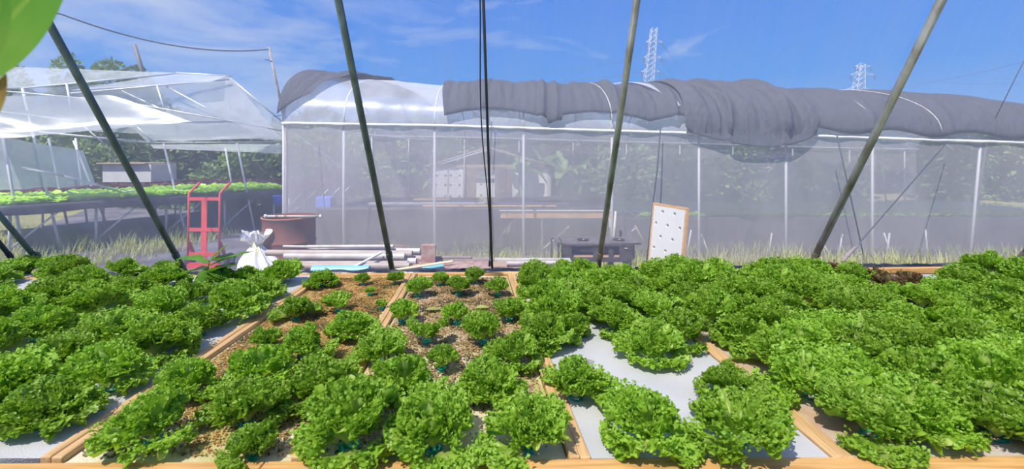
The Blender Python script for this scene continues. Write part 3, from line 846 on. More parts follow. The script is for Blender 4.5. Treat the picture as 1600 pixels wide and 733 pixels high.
# rectangular turquoise hole cover left on the bare foam? -> only the open holes, dark liner below
# broad-leaved weed
wp = bedpt(318, 455)
weed = empty('broad_leaf_weed', wp)
tag(weed, 'broad-leaved green weed growing among the lettuces in front of the hand truck', 'weed')
b = MB(); stem_top = Vector((0.0, 0.05, 0.16))
b.tube([(0, 0, -0.01), (0.005, 0.02, 0.08), stem_top], [0.006, 0.005, 0.003], 7)
b.build('stem', M['broad'], weed, smooth=True)
for (az, el, L, wd, z0, dr) in ((200, 25, .17, .085, .15, .5), (170, -5, .18, .08, .12, .4), (20, 15, .15, .075, .16, .3), (-20, -5, .15, .08, .11, .5), (40, 42, .14, .045, .15, .1), (0, -10, .22, .07, .10, .3), (215, -30, .14, .03, .06, .6), (-60, -20, .13, .08, .12, .5), (240, -25, .10, .05, .1, .8), (10, 25, .26, .06, .13, .25), (350, 30, .20, .075, .09, .5)):
    bb = MB(); uvs = []
    blade(bb, uvs, (0.0, 0.03, z0), (math.cos(R(az)) * math.cos(R(el)), math.sin(R(az)) * math.cos(R(el)) * 0.6, math.sin(R(el))), L * 1.15, wd * 1.45, dr, wav=0.003, power=0.85)
    uvbuild(bb, uvs, 'leaf', M['broad'], weed)
# flat-leaf lettuce beside it
bb = MB(); uvs = []
for i in range(11):
    leaf_geo(bb, uvs, i * 2.4, R(35 + 3.5 * i), R(40), 0.15, 900 + i, frill=0.35, nv=36)
p = bedpt(440, 437); o = uvbuild(bb, uvs, 'broad_lettuce', M['lettuce'], origin=p); o.location = (p.x, p.y, BED + 0.005)
tag(o, 'paler broad-leaved lettuce in front of the white sack and pipes', 'lettuce')

# ------------------------------------------------------------------ plant overhanging the top left corner, near the lens
pr = empty('overhanging_plant', (-0.50, 0.40, 0))
tag(pr, 'out-of-focus bright green leaf hanging into the top left corner', 'plant')
b = MB(); b.tube([(0, 0, 0), (-0.01, 0, 0.8), (0.0, 0, 1.55), (0.0, 0, 1.78)], [0.009, 0.007, 0.005, 0.003], 8)
b.build('stem', M['broad'], pr, smooth=True)
bb = MB(); uvs = []
p0 = P(-95, 150, 0.40) - pr.location; p1 = P(92, -60, 0.40) - pr.location
blade(bb, uvs, p0, (p1 - p0), (p1 - p0).length * 1.08, 0.080, 0.05, up=Vector((0.1, -1, 0.15)), n=16, fold=0.12)
uvbuild(bb, uvs, 'leaf', M['bright_leaf'], pr)
bb = MB(); uvs = []
p0 = P(-60, 60, 0.36) - pr.location; p1 = P(14, 20, 0.36) - pr.location
blade(bb, uvs, P(-14, 105, 0.37) - pr.location, P(6, -20, 0.37) - P(-14, 105, 0.37), 0.07, 0.026, 0.0, up=Vector((0.1, -1, 0.1)), n=10)
uvbuild(bb, uvs, 'leaf', M['bright_leaf'], pr)
bb = MB(); uvs = []
blade(bb, uvs, P(-12, 190, 0.40) - pr.location, P(9, 118, 0.40) - P(-12, 190, 0.40), 0.044, 0.014, 0.0, up=Vector((0.1, -1, 0.1)), n=10)
uvbuild(bb, uvs, 'bud', M['bud'], pr)['label'] = 'wilted brownish bud'

# ------------------------------------------------------------------ things on the path between bed and greenhouse
# weed mat
b = MB()
def wm(u, v):
    # runs from lower right to upper left
    a = Vector((-7.0, 4.6, 0)) * (1 - u) + Vector((-2.6, 4.6, 0)) * u
    c = Vector((-13, 14.0, 0)) * (1 - u) + Vector((-3.75, 14.0, 0)) * u
    p = a * (1 - v) + c * v
    p.z = 0.012 + 0.012 * (1 + noise.noise(Vector((p.x * 1.3, p.y * 2.2, 0))))
    return p
b.grid(wm, 40, 60)
tag(b.build('weed_mat', M['wmat'], smooth=True), 'grey woven weed mat laid on the path beside the greenhouse, left', 'ground sheet')

# hand truck (local: x right, y back, z up)
hx, hy = (318 - 800) / F * 6.2, 6.2
ht = empty('hand_truck', (hx, hy, 0.0), R(0))
tag(ht, 'faded red two-wheeled hand truck standing on the weed mat', 'hand truck')
W2 = 0.215
for s in (-1, 1):
    b = MB(); b.tube([(s * W2, 0.0, 0.10), (s * W2, 0.02, 1.06), (s * W2 + 0.01, 0.06, 1.10), (s * W2 + 0.035, 0.17, 1.19)], 0.015, 10)
    b.build('side_rail', M['red'], ht, smooth=True)
    b = MB(); b.tube([(s * W2 + 0.02, 0.11, 1.135), (s * W2 + 0.037, 0.175, 1.195)], 0.020, 10)
    b.build('handle_grip', M['red'], ht, smooth=True)
    b = MB(); b.beam((s * W2, 0.02, 0.38), (s * (W2 + 0.0), 0.16, 0.10), 0.02, 0.05); b.build('wheel_bracket', M['red'], ht)
    from mathutils import Matrix
    rot = Matrix.Rotation(R(90), 3, 'Y')
    b = MB(); b.lathe([(0.03, -0.022), (0.075, -0.024), (0.10, -0.02), (0.108, 0), (0.10, 0.02), (0.075, 0.024), (0.03, 0.022), (0.0, 0.022)], (s * (W2 + 0.065), 0.13, 0.108), 28, rot)
    b.lathe([(0.0, -0.022), (0.03, -0.022)], (s * (W2 + 0.065), 0.13, 0.108), 28, rot)
    wh = b.build('wheel', M['rubber'], ht, smooth=False)
    b = MB(); b.lathe([(0.0, -0.032), (0.042, -0.03), (0.045, 0), (0.042, 0.03), (0.0, 0.032)], (0, 0, 0), 20, rot)
    hb = b.build('hub', M['pipe_old'], wh); hb.location = (s * (W2 + 0.065), 0.13, 0.108)
b = MB(); b.beam((0, 0.005, 0.12), (0, 0.02, 0.995), 0.075, 0.012, up=(0, 1, 0)); b.build('centre_strap', M['red'], ht)
for z, h in ((0.985, 0.045), (0.56, 0.05), (0.22, 0.055)):
    b = MB(); b.box((0, -0.004 + 0.02 * z, z), (2 * W2, 0.01, h)); b.build('crossbar', M['red'], ht)
b = MB(); b.box((0, -0.10, 0.02), (0.46, 0.22, 0.008)); b.box((0, 0.0, 0.06), (0.46, 0.012, 0.09)); b.build('toe_plate', M['red'], ht)
b = MB(); b.tube([(-W2 - 0.10, 0.13, 0.108), (W2 + 0.10, 0.13, 0.108)], 0.009, 8); b.build('axle', M['rust'], ht, smooth=True)

# rusty barrel
dB = 5.22; bxx = (449 - 800) / F * dB
br = empty('oil_drum', (bxx, dB + 0.05, 0.014))
tag(br, 'rusty brown steel drum standing beside the white sack', 'drum')
HB = 0.855
prof = [(0.0, 0.0), (0.285, 0.0), (0.293, 0.006), (0.293, 0.018), (0.285, 0.025), (0.285, 0.27), (0.292, 0.28), (0.296, 0.29), (0.292, 0.30), (0.285, 0.31), (0.285, 0.555), (0.292, 0.565), (0.296, 0.575), (0.292, 0.585), (0.285, 0.595),
        (0.285, HB - 0.03), (0.293, HB - 0.02), (0.295, HB - 0.008), (0.290, HB), (0.282, HB - 0.004), (0.279, HB - 0.03), (0.279, 0.03), (0.0, 0.03)]
b = MB(); b.lathe(prof, n=56, wob=lambda a, z: 0.006 * math.sin(3 * a + z * 5)); b.build('shell', M['rust'], br, smooth=True)
b = MB(); b.lathe([(0.286, HB - 0.012), (0.2975, HB - 0.012), (0.2985, HB - 0.004), (0.2965, HB + 0.004), (0.286, HB + 0.004)], n=56); b.build('rim', M['rustlight'], br, smooth=True)
# fluorescent tube on it
zt = 0.014 + HB + 0.018
q0 = Vector((bxx - 0.16, dB - 0.17, zt + 0.012)); q1 = Vector((bxx + 0.43, dB - 0.10, zt - 0.0))
fx = empty('tube_lamp', q0); tag(fx, 'white fluorescent tube fitting lying across the top of the rusty drum', 'lamp')
b = MB(); b.tube([q0, q1], 0.014, 12); part(b, 'tube', M['pvc'], fx, smooth=True)
for q, dr in ((q0, -1), (q1, 1)):
    b = MB(); dd = (q1 - q0).normalized() * dr
    b.tube([q - dd * 0.012, q + dd * 0.012], 0.022, 12); part(b, 'end_cap', M['white_metal'], fx)
for f in (0.2, 0.36):
    b = MB(); q = q0.lerp(q1, f); dd = (q1 - q0).normalized(); b.tube([q - dd * 0.012, q + dd * 0.012], 0.0165, 12); part(b, 'clip', M['rustlight'], fx)

# white sack tied at the neck
sx, sy = (408 - 800) / F * 4.95, 4.95
sk = empty('white_sack', (sx, sy, 0.02)); sk.scale = (1, 1, 0.93); tag(sk, 'white plastic sack tied at the neck, lying against the rusty drum', 'sack')
def sackfn(u, v):
    a = 2 * PI * u; z = v
    prof_ = [(0.0, 0.0), (0.03, 0.27), (0.12, 0.335), (0.26, 0.31), (0.38, 0.24), (0.48, 0.165), (0.56, 0.095), (0.60, 0.055), (0.635, 0.048), (0.66, 0.075), (0.72, 0.115), (0.76, 0.125)]
    i = v * (len(prof_) - 1); i0 = min(int(i), len(prof_) - 2); f = i - i0
    z = prof_[i0][0] * (1 - f) + prof_[i0 + 1][0] * f; r = prof_[i0][1] * (1 - f) + prof_[i0 + 1][1] * f
    pl = 0.10 * math.sin(a * 9 + 2) * sm(0.2, 0.62, z) + 0.07 * math.sin(a * 15 + z * 7) * sm(0.1, 0.5, z) + 0.16 * noise.noise(Vector((math.cos(a) * 1.7, math.sin(a) * 1.7, z * 5)))
    if z > 0.64: pl += 0.22 * math.sin(a * 5 + 1) + 0.1 * math.sin(a * 11)
    r *= 1 + pl
    lean = Vector((-0.06 * sm(0.3, 0.76, z) + 0.13 * (1 - sm(0.0, 0.5, z)) * 0.6, 0, 0))
    z2 = z + 0.035 * noise.noise(Vector((math.cos(a) * 3, math.sin(a) * 3, z * 7))) * sm(0.02, 0.2, z) + (0.035 * math.sin(a * 4) if z > 0.70 else 0)
    return Vector((r * math.cos(a), r * math.sin(a) * 0.85, max(0, z2))) + lean
b = MB(); b.grid(sackfn, 120, 60); o = b.build('bag', M['sack'], sk, smooth=True)
b = MB(); b.tube([Vector((-0.045 + 0.055 * math.cos(t_ * PI / 8), 0.05 * math.sin(t_ * PI / 8), 0.62 + 0.008 * math.sin(t_))) for t_ in range(17)] , 0.006, 6)
b.tube([(-0.03, -0.055, 0.615), (0.01, -0.08, 0.57), (0.02, -0.11, 0.52)], 0.004, 6)
b.tube([(-0.08, -0.04, 0.62), (-0.15, -0.06, 0.67), (-0.19, -0.06, 0.69)], 0.004, 6)
b.build('tie_string', M['yellow'], sk, smooth=True)

# pile of pipes on timber sleepers
rnd = random.Random(9)
for i, x in enumerate((-1.95, -1.2)):
    b = MB(); b.box((x, 4.24, 0.275), (0.20, 0.72, 0.55)); o = b.build('concrete_block', mat('grey_concrete_%d' % i, (0.30, 0.28, 0.27), 0.9, noise_amt=0.5, scale=18), origin=(x, 4.24, 0)); bevel(o, 0.008)
    tag(o, ['left', 'right'][i] + ' concrete block under the pile of old pipes', 'block', 'blocks under the pipe pile')
def pipe(pa, pb_, r, m, label, name='pipe', grp='pipes in the pile', hollow=True):
    pa = Vector(pa); pb_ = Vector(pb_); bb = MB()
    bb.tube([pa, pb_], r, 16, cap=False)
    bb.tube([pb_, pa], r * 0.8, 16, cap=False)
    d = (pb_ - pa).normalized()
    x_ = d.cross(Vector((0, 0, 1))).normalized(); y_ = d.cross(x_)
    for p_, fl in ((pa, 1), (pb_, -1)):
        vv = [p_ + (x_ * math.cos(2 * PI * k / 16) + y_ * math.sin(2 * PI * k / 16)) * rr for rr in (r, r * 0.8) for k in range(16)]
        bb.add(vv, [(k, (k + 1) % 16, 16 + (k + 1) % 16, 16 + k) for k in range(16)])
    o = bb.build(name, m, smooth=True, origin=pa); tag(o, label, 'pipe', grp); return o
Zp = 0.55
pipe((-2.02, 4.05, Zp + .030), (-0.93, 4.07, Zp + .030), .029, M['pipe_old'], 'nearest grimy grey pipe at the bottom of the pile')
pipe((-2.10, 4.13, Zp + .030), (-0.96, 4.14, Zp + .030), .029, M['pipe_old'], 'second grimy pipe in the bottom layer of the pile')
pipe((-2.04, 4.22, Zp + .034), (-0.9, 4.22, Zp + .034), .033, M['pvc'], 'third pipe in the bottom layer, pale and thicker')
pipe((-2.15, 4.32, Zp + .034), (-0.85, 4.33, Zp + .034), .033, M['pipe_old'], 'fourth pipe in the bottom layer of the pile')
pipe((-2.2, 4.43, Zp + .034), (-0.8, 4.44, Zp + .034), .033, M['pipe_old'], 'hindmost pipe in the bottom layer of the pile')
pipe((-2.12, 4.175, Zp + .092), (-1.0, 4.18, Zp + .090), .030, M['pvc'], 'long dirty white pipe on top of the pile, front')
pipe((-2.35, 4.29, Zp + .100), (-0.95, 4.27, Zp + .096), .030, M['pipe_old'], 'long pipe sticking out furthest left of the pile')
pipe((-2.0, 4.39, Zp + .108), (-0.9, 4.39, Zp + .095), .028, M['pvc'], 'pale pipe on top of the pile at the back')
pipe((-1.98, 4.33, Zp + .150), (-1.15, 4.35, Zp + .150), .017, M['pvc'], 'thin white pipe lying highest on the pile')
pipe((-2.22, 4.35, Zp + .150), (-1.80, 4.33, Zp + .147), .013, M['pvc'], 'short thin white pipe at the upper left of the pile')
pipe((-1.47, 3.98, Zp + .005), (-1.20, 4.12, Zp + .14), .012, M['galv'], 'thin grey rod leaning across the pipe pile')
pipe((-1.75, 3.93, Zp + .02), (-1.25, 3.93, Zp + .02), .045, M['blue'], 'thick pale blue pipe in front of the pile')
b = MB(); b.beam((-1.30, 4.42, Zp + .165), (-1.0, 4.40, Zp + .125), 0.02, 0.025); tag(b.build('wood_strip', M['board_dark'], origin=(-1.3, 4.42, Zp + .165)), 'short dark strip hanging off the end of the highest pipe', 'strip')
# stack of planks and slabs right of it
for i, x in enumerate((-0.75, 0.05)):
    b = MB(); b.box((x, 4.3, 0.267), (0.2, 0.6, 0.534)); o = b.build('brick_support', M['brick'], origin=(x, 4.3, 0)); tag(o, ['left', 'right'][i] + ' brick support under the old boards', 'support', 'supports under the boards')
def plank(c, size, rz, m, label, rx=0.0, name='plank'):
    bb = MB(); bb.box((0, 0, 0), size, rz, rx); o = bb.build(name, m); o.location = c; bevel(o, 0.003)
    tag(o, label, 'plank', 'boards beside the pipe pile'); return o
plank((-0.55, 4.18, .55), (0.75, 0.26, 0.03), 0.02, M['brick'], 'reddish stained slab lying beside the leaning pole')
plank((-0.60, 4.43, .55), (0.85, 0.14, 0.03), -0.01, M['board_dark'], 'dark grey board at the back of the board pile')
plank((0.05, 4.22, .55), (0.55, 0.20, 0.03), 0.03, M['wood_old'], 'weathered board in the middle, right of the reddish slab')
plank((0.20, 4.42, .55), (0.75, 0.07, 0.03), -0.01, M['pvc'], 'white strip of board at the right end of the board pile')
plank((-0.70, 4.42, .577), (0.60, 0.05, 0.02), 0.02, M['board_dark'], 'thin dark lath lying on the grey board')
b = MB(); b.box((-1.08, 4.26, .46), (0.13, 0.10, 0.16), 0.1); o = b.build('terracotta_block', M['brick'], origin=(-1.08, 4.26, .46)); o.location = (-0.80, 4.30, .645); tag(o, 'reddish block standing just behind the leaning pole', 'block')
pipe((-1.05, 3.98, .56), (-0.55, 4.15, .60), .013, M['yellowpipe'], 'cream coloured rod crossing in front of the leaning pole')
pipe((-1.28, 3.86, .56), (-1.1, 3.90, .57), .016, M['blue'], 'short pale blue rod beside the blue pipe')
pipe((-0.80, 3.99, .57), (-0.62, 4.05, .585), .016, M['blue'], 'short blue rod just right of the leaning pole')
pipe((-0.05, 4.12, .587), (0.55, 4.16, .587), .020, M['pvc'], 'long white pipe lying across the right-hand boards')

# black workbench with cut holes
dN = 4.95
bc = (P(937, 400, dN).x, dN + 0.16)
bn = empty('workbench', (bc[0], bc[1], 0)); tag(bn, 'low black plastic bench with open shelf standing on grass', 'bench')
HT = EYE - (381 - HOR) / F * dN
top = slab_with_holes('bench_top', [(-0.41, -0.16), (0.46, -0.16), (0.46, 0.20), (-0.41, 0.20)], [(-0.16, 0.0, 0.055), (0.25, 0.0, 0.055)], 0.02, M['benchtop'], (0, 0, HT)); top.parent = bn
for (hx_) in (-0.16, 0.25):
    b = MB(); b.lathe([(0.050, -0.03), (0.050, 0.004), (0.066, 0.012), (0.068, 0.016), (0.060, 0.018), (0.045, 0.006), (0.04, -0.03), (0, -0.03)], (hx_, 0, HT + 0.008), 24); b.build('ring', M['blackboard'], bn, smooth=True)
fp = [(-0.40, -0.17), (-0.40, 0), (0.40, 0), (0.40, -0.10), (0.37, -0.17)]
def ring_panel():
    c = slab_with_holes('front_panel', [(-0.40, -0.20), (0.33, -0.20), (0.345, -0.14), (0.39, -0.12), (0.39, 0.0), (-0.40, 0.0)], [(0.29, -0.045, 0.018)], 0.012, M['blackboard'], (0, 0, 0))
    return c
# front made of boards around two openings
for (x0, x1, z0, z1) in ((-0.40, -0.31, -0.17, 0), (-0.07, -0.02, -0.17, 0), (0.22, 0.37, -0.17, 0), (-0.40, 0.37, -0.018, 0), (-0.40, 0.30, -0.19, -0.14)):
    b = MB(); b.box(((x0 + x1) / 2, -0.155 - (0.004 if x1 - x0 > 0.5 else 0), HT - 0.011 + (z0 + z1) / 2), (x1 - x0, 0.012, z1 - z0)); b.build('front_panel', M['blackboard'], bn)
b = MB(); b.lathe([(0, 0), (0.018, 0), (0.018, 0.004), (0, 0.004)], (0.29, -0.166, HT - 0.05), 16, None); o = b.build('knob', M['pvc'], bn)
b = MB(); b.box((0, 0.02, HT - 0.155), (0.78, 0.30, 0.012)); b.build('shelf', M['wood_old'], bn)
b = MB(); b.box((0, 0.185, HT - 0.09), (0.78, 0.012, 0.14)); b.build('back_panel', M['blackboard'], bn)
for s in (-1, 1):
    b = MB(); b.box((s * 0.385, 0.02, HT - 0.09), (0.012, 0.34, 0.15)); b.build('side_panel', M['blackboard'], bn)
for (lx, ly) in ((-0.37, -0.14), (0.13, -0.12), (-0.36, 0.17), (0.36, 0.16), (0.33, -0.13)):
    b = MB(); b.beam((lx, ly, 0), (lx, ly, HT - 0.05), 0.05, 0.045); b.build('leg', M['blackboard'], bn)
b = MB(); b.tube([(-0.20, -0.02, HT - 0.10), (0.12, -0.02, HT - 0.10)], 0.035, 14); o = b.build('white_canister', M['pvc'], smooth=True); o.location = (bc[0], bc[1], 0); tag(o, 'white canister lying on the shelf of the black bench', 'canister')
b = MB(); b.beam((-0.30, -0.08, HT - 0.143), (0.28, -0.10, HT - 0.143), 0.05, 0.014); o = b.build('board_scrap', M['wood_old']); o.location = (bc[0], bc[1], 0); tag(o, 'pale wooden strip on the shelf of the black bench', 'board')
# side stool frame at its left
s0 = Vector((bc[0] - 0.47, bc[1], 0))
b = MB()
b.beam((s0.x + 0.02, s0.y - 0.12, HT - 0.01), (s0.x + 0.02, s0.y + 0.22, HT - 0.01), 0.05, 0.02); b.beam((s0.x - 0.05, s0.y + 0.24, HT - 0.01), (s0.x + 0.05, s0.y + 0.24, HT - 0.01), 0.03, 0.02)
for yy in (-0.1, 0.22): b.tube([(s0.x + (0.02 if yy < 0 else -0.03), s0.y + yy, 0), (s0.x + (0.02 if yy < 0 else -0.03), s0.y + yy, HT)], 0.013, 8)
b.build('side_frame', M['benchtop'], bn).location = (-bc[0], -bc[1], 0)

# standing foam board with planting holes
hl = []
for r_ in range(8):
    for c_ in range(2 if r_ % 2 else 3):
        hl.append((-0.22 + 0.22 * c_ + (0.11 if r_ % 2 else 0) , -0.52 + r_ * 0.15, 0.022))
fb = slab_with_holes('foam_board', [(-0.285, -0.60), (0.285, -0.60), (0.285, 0.60), (-0.285, 0.60)], hl, 0.03, M['foam_lit'], (0, 0, 0))
rt = empty('planting_board', (P(1040, 400, 5.3).x, 5.3, 0.0)); fb.name = 'foam_sheet'
fb.parent = rt
tag(rt, 'white foam planting board with holes and wooden edging, standing on end in the grass', 'foam board')
b = MB()
for (a_, c_) in (((-0.30, -0.60), (-0.30, 0.60)), ((0.30, -0.60), (0.30, 0.60)), ((-0.315, 0.61), (0.315, 0.61)), ((-0.315, -0.61), (0.315, -0.61))):
    b.beam((a_[0], a_[1], 0), (c_[0], c_[1], 0), 0.03, 0.032)
ed = b.build('edging', M['wood'], rt)
b = MB(); b.box((0, 0, -0.017), (0.58, 1.2, 0.003)); bk = b.build('hole_shade', M['hole'], rt)  # black sheet added behind the board, standing in for shade inside its holes
fb.location = (0, 0, 0); 
from mathutils import Euler
rt.rotation_euler = Euler((R(84), 0, R(-72)), 'XYZ')
rt.location.z = 0.375
# prop stake behind it
rod(P(1055, 420, 5.9), P(1062, 375, 5.9), 0.01, M['bamboo'], 'stake', 'thin stake behind the standing foam board', 'stake')

# ------------------------------------------------------------------ the long net greenhouse
D0 = 6.5; D1 = 8.5; D2 = 10.6
def lerp_tab(tab, x):
    if x <= tab[0][0]: return tab[0][1]
    for (a, ya), (c, yc) in zip(tab, tab[1:]):
        if x <= c: return ya + (yc - ya) * (x - a) / (c - a)
    return tab[-1][1]
def eave_z(x):
    px = 800 + x / D0 * F
    py = lerp_tab([(443, 192), (700, 196), (955, 204), (1100, 208), (1280, 212), (1480, 219), (1600, 222), (1800, 226)], px)
    return EYE - (py - HOR) / F * D0
def top_z(x):
    px = 800 + x / D1 * F
    py = lerp_tab([(520, 124), (600, 130), (700, 138), (830, 141), (1010, 143), (1170, 149), (1250, 151), (1330, 153), (1400, 158), (1470, 168), (1530, 183), (1600, 196), (1800, 205)], px)
    return EYE - (py - HOR) / F * D1
def arch(x, a, lift=0.0):
    """a 0 at the near eave, 0.5 at the crown, 1 at the back eave"""
    th = PI * a; ez = eave_z(x); tz = top_z(x)
    y = D1 - (D1 - D0) * math.cos(th) if a < 0.5 else D1 - (D2 - D1) * math.cos(th)
    s_ = math.sin(th) ** 0.82
    z = ez + (tz - ez) * s_
    nrm = Vector((0, -math.cos(th), math.sin(th) + 0.2)).normalized()
    return Vector((x, y, z)) + nrm * lift
GX0, GX1 = (443 - 800) / F * D0, 9.6
gh = empty('net_greenhouse', (0, D0, 0)); tag(gh, 'long arched greenhouse with white netting walls and plastic roof, across the middle', 'greenhouse')
posts = [443, 537, 679, 818, 956, 1092, 1228, 1363, 1515, 1660, 1800]
for px in posts:
    x = (px - 800) / F * D0
    sk_ = 0.16 if px == 1515 else 0
    b = MB(); b.tube([(x, D0, 0), (x + sk_, D0, eave_z(x))], 0.017, 10); part(b, 'post', M['white_metal'], gh, smooth=True)
    b = MB(); b.tube([arch(x, i / 24, -0.015) for i in range(25)], 0.013, 8); part(b, 'arch_hoop', M['white_metal'], gh, smooth=True)
    b = MB(); b.tube([(x, D2, 0), (x, D2, eave_z(x))], 0.017, 8); part(b, 'back_post', M['white_metal'], gh, smooth=True)
for yy in (D0, D2):
    b = MB(); b.tube([(GX0 + (GX1 - GX0) * i / 30, yy - 0.02, eave_z(GX0 + (GX1 - GX0) * i / 30)) for i in range(31)], 0.016, 8); part(b, 'eave_rail', M['white_metal'], gh, smooth=True)
b = MB(); b.tube([(GX0, D0, eave_z(GX0) - 0.02), (GX0 + 1.3, D0 + 1.6, 0.6)], 0.012, 8); part(b, 'brace', M['galv'], gh, smooth=True)
b = MB(); b.tube([(GX0, D0 + 0.05, eave_z(GX0) - 0.05), (-0.6, D0 + 2.6, eave_z(0) - 0.2)], 0.012, 8); part(b, 'brace', M['galv'], gh, smooth=True)
for a0_, a1_ in (((D0 + 1.2), 6.6), ((D0 + 1.2), 8.2)):
    b = MB(); b.tube([(a1_ - 1.0, D0 + 0.3, eave_z(a1_)), (a1_, D0 + 1.4, 0.7)], 0.011, 8); part(b, 'brace', M['white_metal'], gh, smooth=True)
def wallfn(y):
    def f(u, v):
        x = GX0 + (GX1 - GX0) * u; z = 0.05 + (eave_z(x) - 0.05) * v
        return Vector((x, y - 0.03 + 0.012 * math.sin(x * 9 + z * 2), z))
    return f
b = MB(); b.grid(wallfn(D0), 120, 6); part(b, 'wall_netting', M['net_far'], gh, smooth=True)
b = MB(); b.grid(wallfn(D2 + 0.06), 60, 4); part(b, 'back_netting', M['net_near'], gh, smooth=True)
# left end netting
def endf(u, v):
    a = v; p = arch(GX0, a); return Vector((GX0 - 0.01, p.y, p.z * u))
b = MB(); b.grid(endf, 4, 24); part(b, 'end_netting', M['net_near'], gh, smooth=True)
def rooff(u, v):
    x = GX0 - 0.03 + (GX1 - GX0) * u
    sag = 0.02 * abs(math.sin(PI * (x - GX0) / 1.27))
    return arch(x, v, 0.008 - sag + 0.008 * noise.noise(Vector((x * 6, v * 9, 0))))
b = MB(); b.grid(rooff, 200, 28); part(b, 'roof_film', M['film'], gh, smooth=True)
# rolled film skirt at the eave
b = MB(); b.tube([(x_, D0 - 0.045, eave_z(x_) - 0.01 + 0.008 * noise.noise(Vector((x_ * 5, 0, 0)))) for x_ in [GX0 + (GX1 - GX0) * i / 150 for i in range(151)]], [0.020 + 0.008 * noise.noise(Vector((i * 0.7, 1, 0))) for i in range(151)], 8)
part(b, 'film_roll', M['sack'], gh, smooth=True)
def skirt(u, v):
    x = GX0 + (GX1 - GX0) * u
    return Vector((x, D0 - 0.055, eave_z(x) - 0.02 - 0.07 * v))
# shade cloths
def cloth(name, label, xa, xb, alo, ahi, lift=0.03, nu=90, nv=34, wr=0.03, edge=None, mm='mesh_dark', hang=None):
    def f(u, v):
        x = xa(v) + (xb(v) - xa(v)) * u
        lo = alo(u); a = lo + (ahi(u) - lo) * v
        w = wr * (1.2 * noise.noise(Vector((x * 3.4 + a, a * 2, 7))) + 0.7 * noise.noise(Vector((x * 10, a * 3, 1)))) * min(1, 0.15 + v * 5) + 0.4 * wr * math.sin(x * 5 + a * 4) * v
        for cx_, hh in ((-0.45, .7), (0.42, 1.2), (0.62, .8), (1.5, 1.0), (2.35, .8), (3.1, 1.3), (3.9, .9), (5.2, 1.0), (6.3, .8), (-2.9, 1.0), (-2.4, .8)):
            w += 1.1 * wr * hh * math.exp(-((x - cx_ - 0.25 * a) / 0.045) ** 2)
        if a >= 0.0:
            p = arch(x, a, lift + (w + wr) * 0.8)
        else:
            p = arch(x, 0.0, lift) + Vector((0, -0.04 + 0.25 * a, 1.0 * a + w * 0.4))
        return p
    b_ = MB(); b_.grid(f, nu, nv); o = b_.build(name, M[mm], smooth=True); solid(o, 0.004)
    # gathered rope-like hem
    tag(o, label, 'shade cloth', 'black shade nets on the greenhouse roof'); return o
def X0(px): return (px - 800) / F * D0
cloth('shade_net', 'bunched black shade net over the left end of the arched roof', lambda v: GX0 - 0.06, lambda v: -2.95 + 1.15 * v ** 1.1, lambda u: 0.02 + 0.10 * u, lambda u: 0.72, wr=0.06, lift=0.03, nu=50)
cloth('shade_net', 'black shade net in the middle, starting right of the clear plastic', lambda v: X0(690) + 0.05 - 0.12 * math.sin(v * PI), lambda v: X0(1075), lambda u: 0.028 + 0.035 * abs(math.sin(u * 7.5)) - 0.02 * (abs(u - 0.45) < 0.03), lambda u: 0.75, wr=0.06, lift=0.03, nu=220)
cloth('shade_net', 'black shade net that droops in a bag below the eave', lambda v: X0(1068) - 0.02 + 0.15 * v, lambda v: X0(1262) + 0.12 - 0.5 * v, lambda u: 0.03 - 0.27 * max(0, math.sin(PI * min(1, max(0, (u * 1.0 + 0.02))))) ** 0.75 * (0.55 + 0.6 * u), lambda u: 0.74, wr=0.07, lift=0.07, nu=140)
cloth('shade_net', 'smooth black shade net on the right half of the roof', lambda v: X0(1235) + 0.0 - 0.15 * v, lambda v: GX1 - 0.1, lambda u: 0.012 + 0.01 * math.sin(u * 30), lambda u: 0.76, wr=0.035, lift=0.04, nu=300)
# white strip showing on the middle net
def strip(xc, w, a0_, a1_, name, label, dx=0.0, m='film', cat='strip'):
    b_ = MB(); b_.grid(lambda u, v: arch(xc + dx * (v) + (u - 0.5) * w * (0.35 + math.sin(PI * v)), a0_ + (a1_ - a0_) * v, 0.10), 5, 26)
    o = b_.build(name, M[m], smooth=True); solid(o, 0.003); tag(o, label, cat); return o
strip(X0(1062), 0.13, 0.10, 0.5, 'plastic_strip', 'strip of clear plastic showing between two shade nets above the foam board', dx=-0.62)
for (px_, dx_, lb) in ((955, -0.15, 'thin pale rope over the middle shade net'), (1362, -0.35, 'pale rope curving over the right shade net'), (1465, -0.55, 'faint pale rope over the shade net near the right edge'), (760, -0.05, 'faint rope over the shade net beside the thin rod')):
    b = MB(); b.tube([arch(X0(px_) + dx_ * sm(0, 1, i / 20), 0.02 + 0.5 * i / 20, 0.075) for i in range(21)], 0.008, 6)
    tag(b.build('roof_rope', M['pvc'], smooth=True), lb, 'rope', 'ropes over the roof')
b = MB(); b.tube([P(1032, 200, 6.35), P(1027, 265, 6.3), P(1020, 320, 6.25), P(1016, 360, 6.2), P(1010, 412, 6.15)], 0.009, 6)
tag(b.build('hanging_rope', M['darkcable'], smooth=True), 'dark rope hanging from the eave down behind the foam board', 'rope')
b = MB(); b.tube([P(768, 190, 6.4), P(764, 300, 6.4), P(768, 412, 6.4)], 0.006, 6)
tag(b.build('hanging_rope', M['darkcable'], smooth=True), 'dark rope hanging from the eave behind the thin rod', 'rope')
b = MB(); b.tube([P(498, 225, 6.9), P(505, 300, 6.9), P(512, 380, 6.9)], 0.006, 6)
tag(b.build('hanging_rope', M['darkcable'], smooth=True), 'dark rope hanging inside the left end of the greenhouse', 'rope')

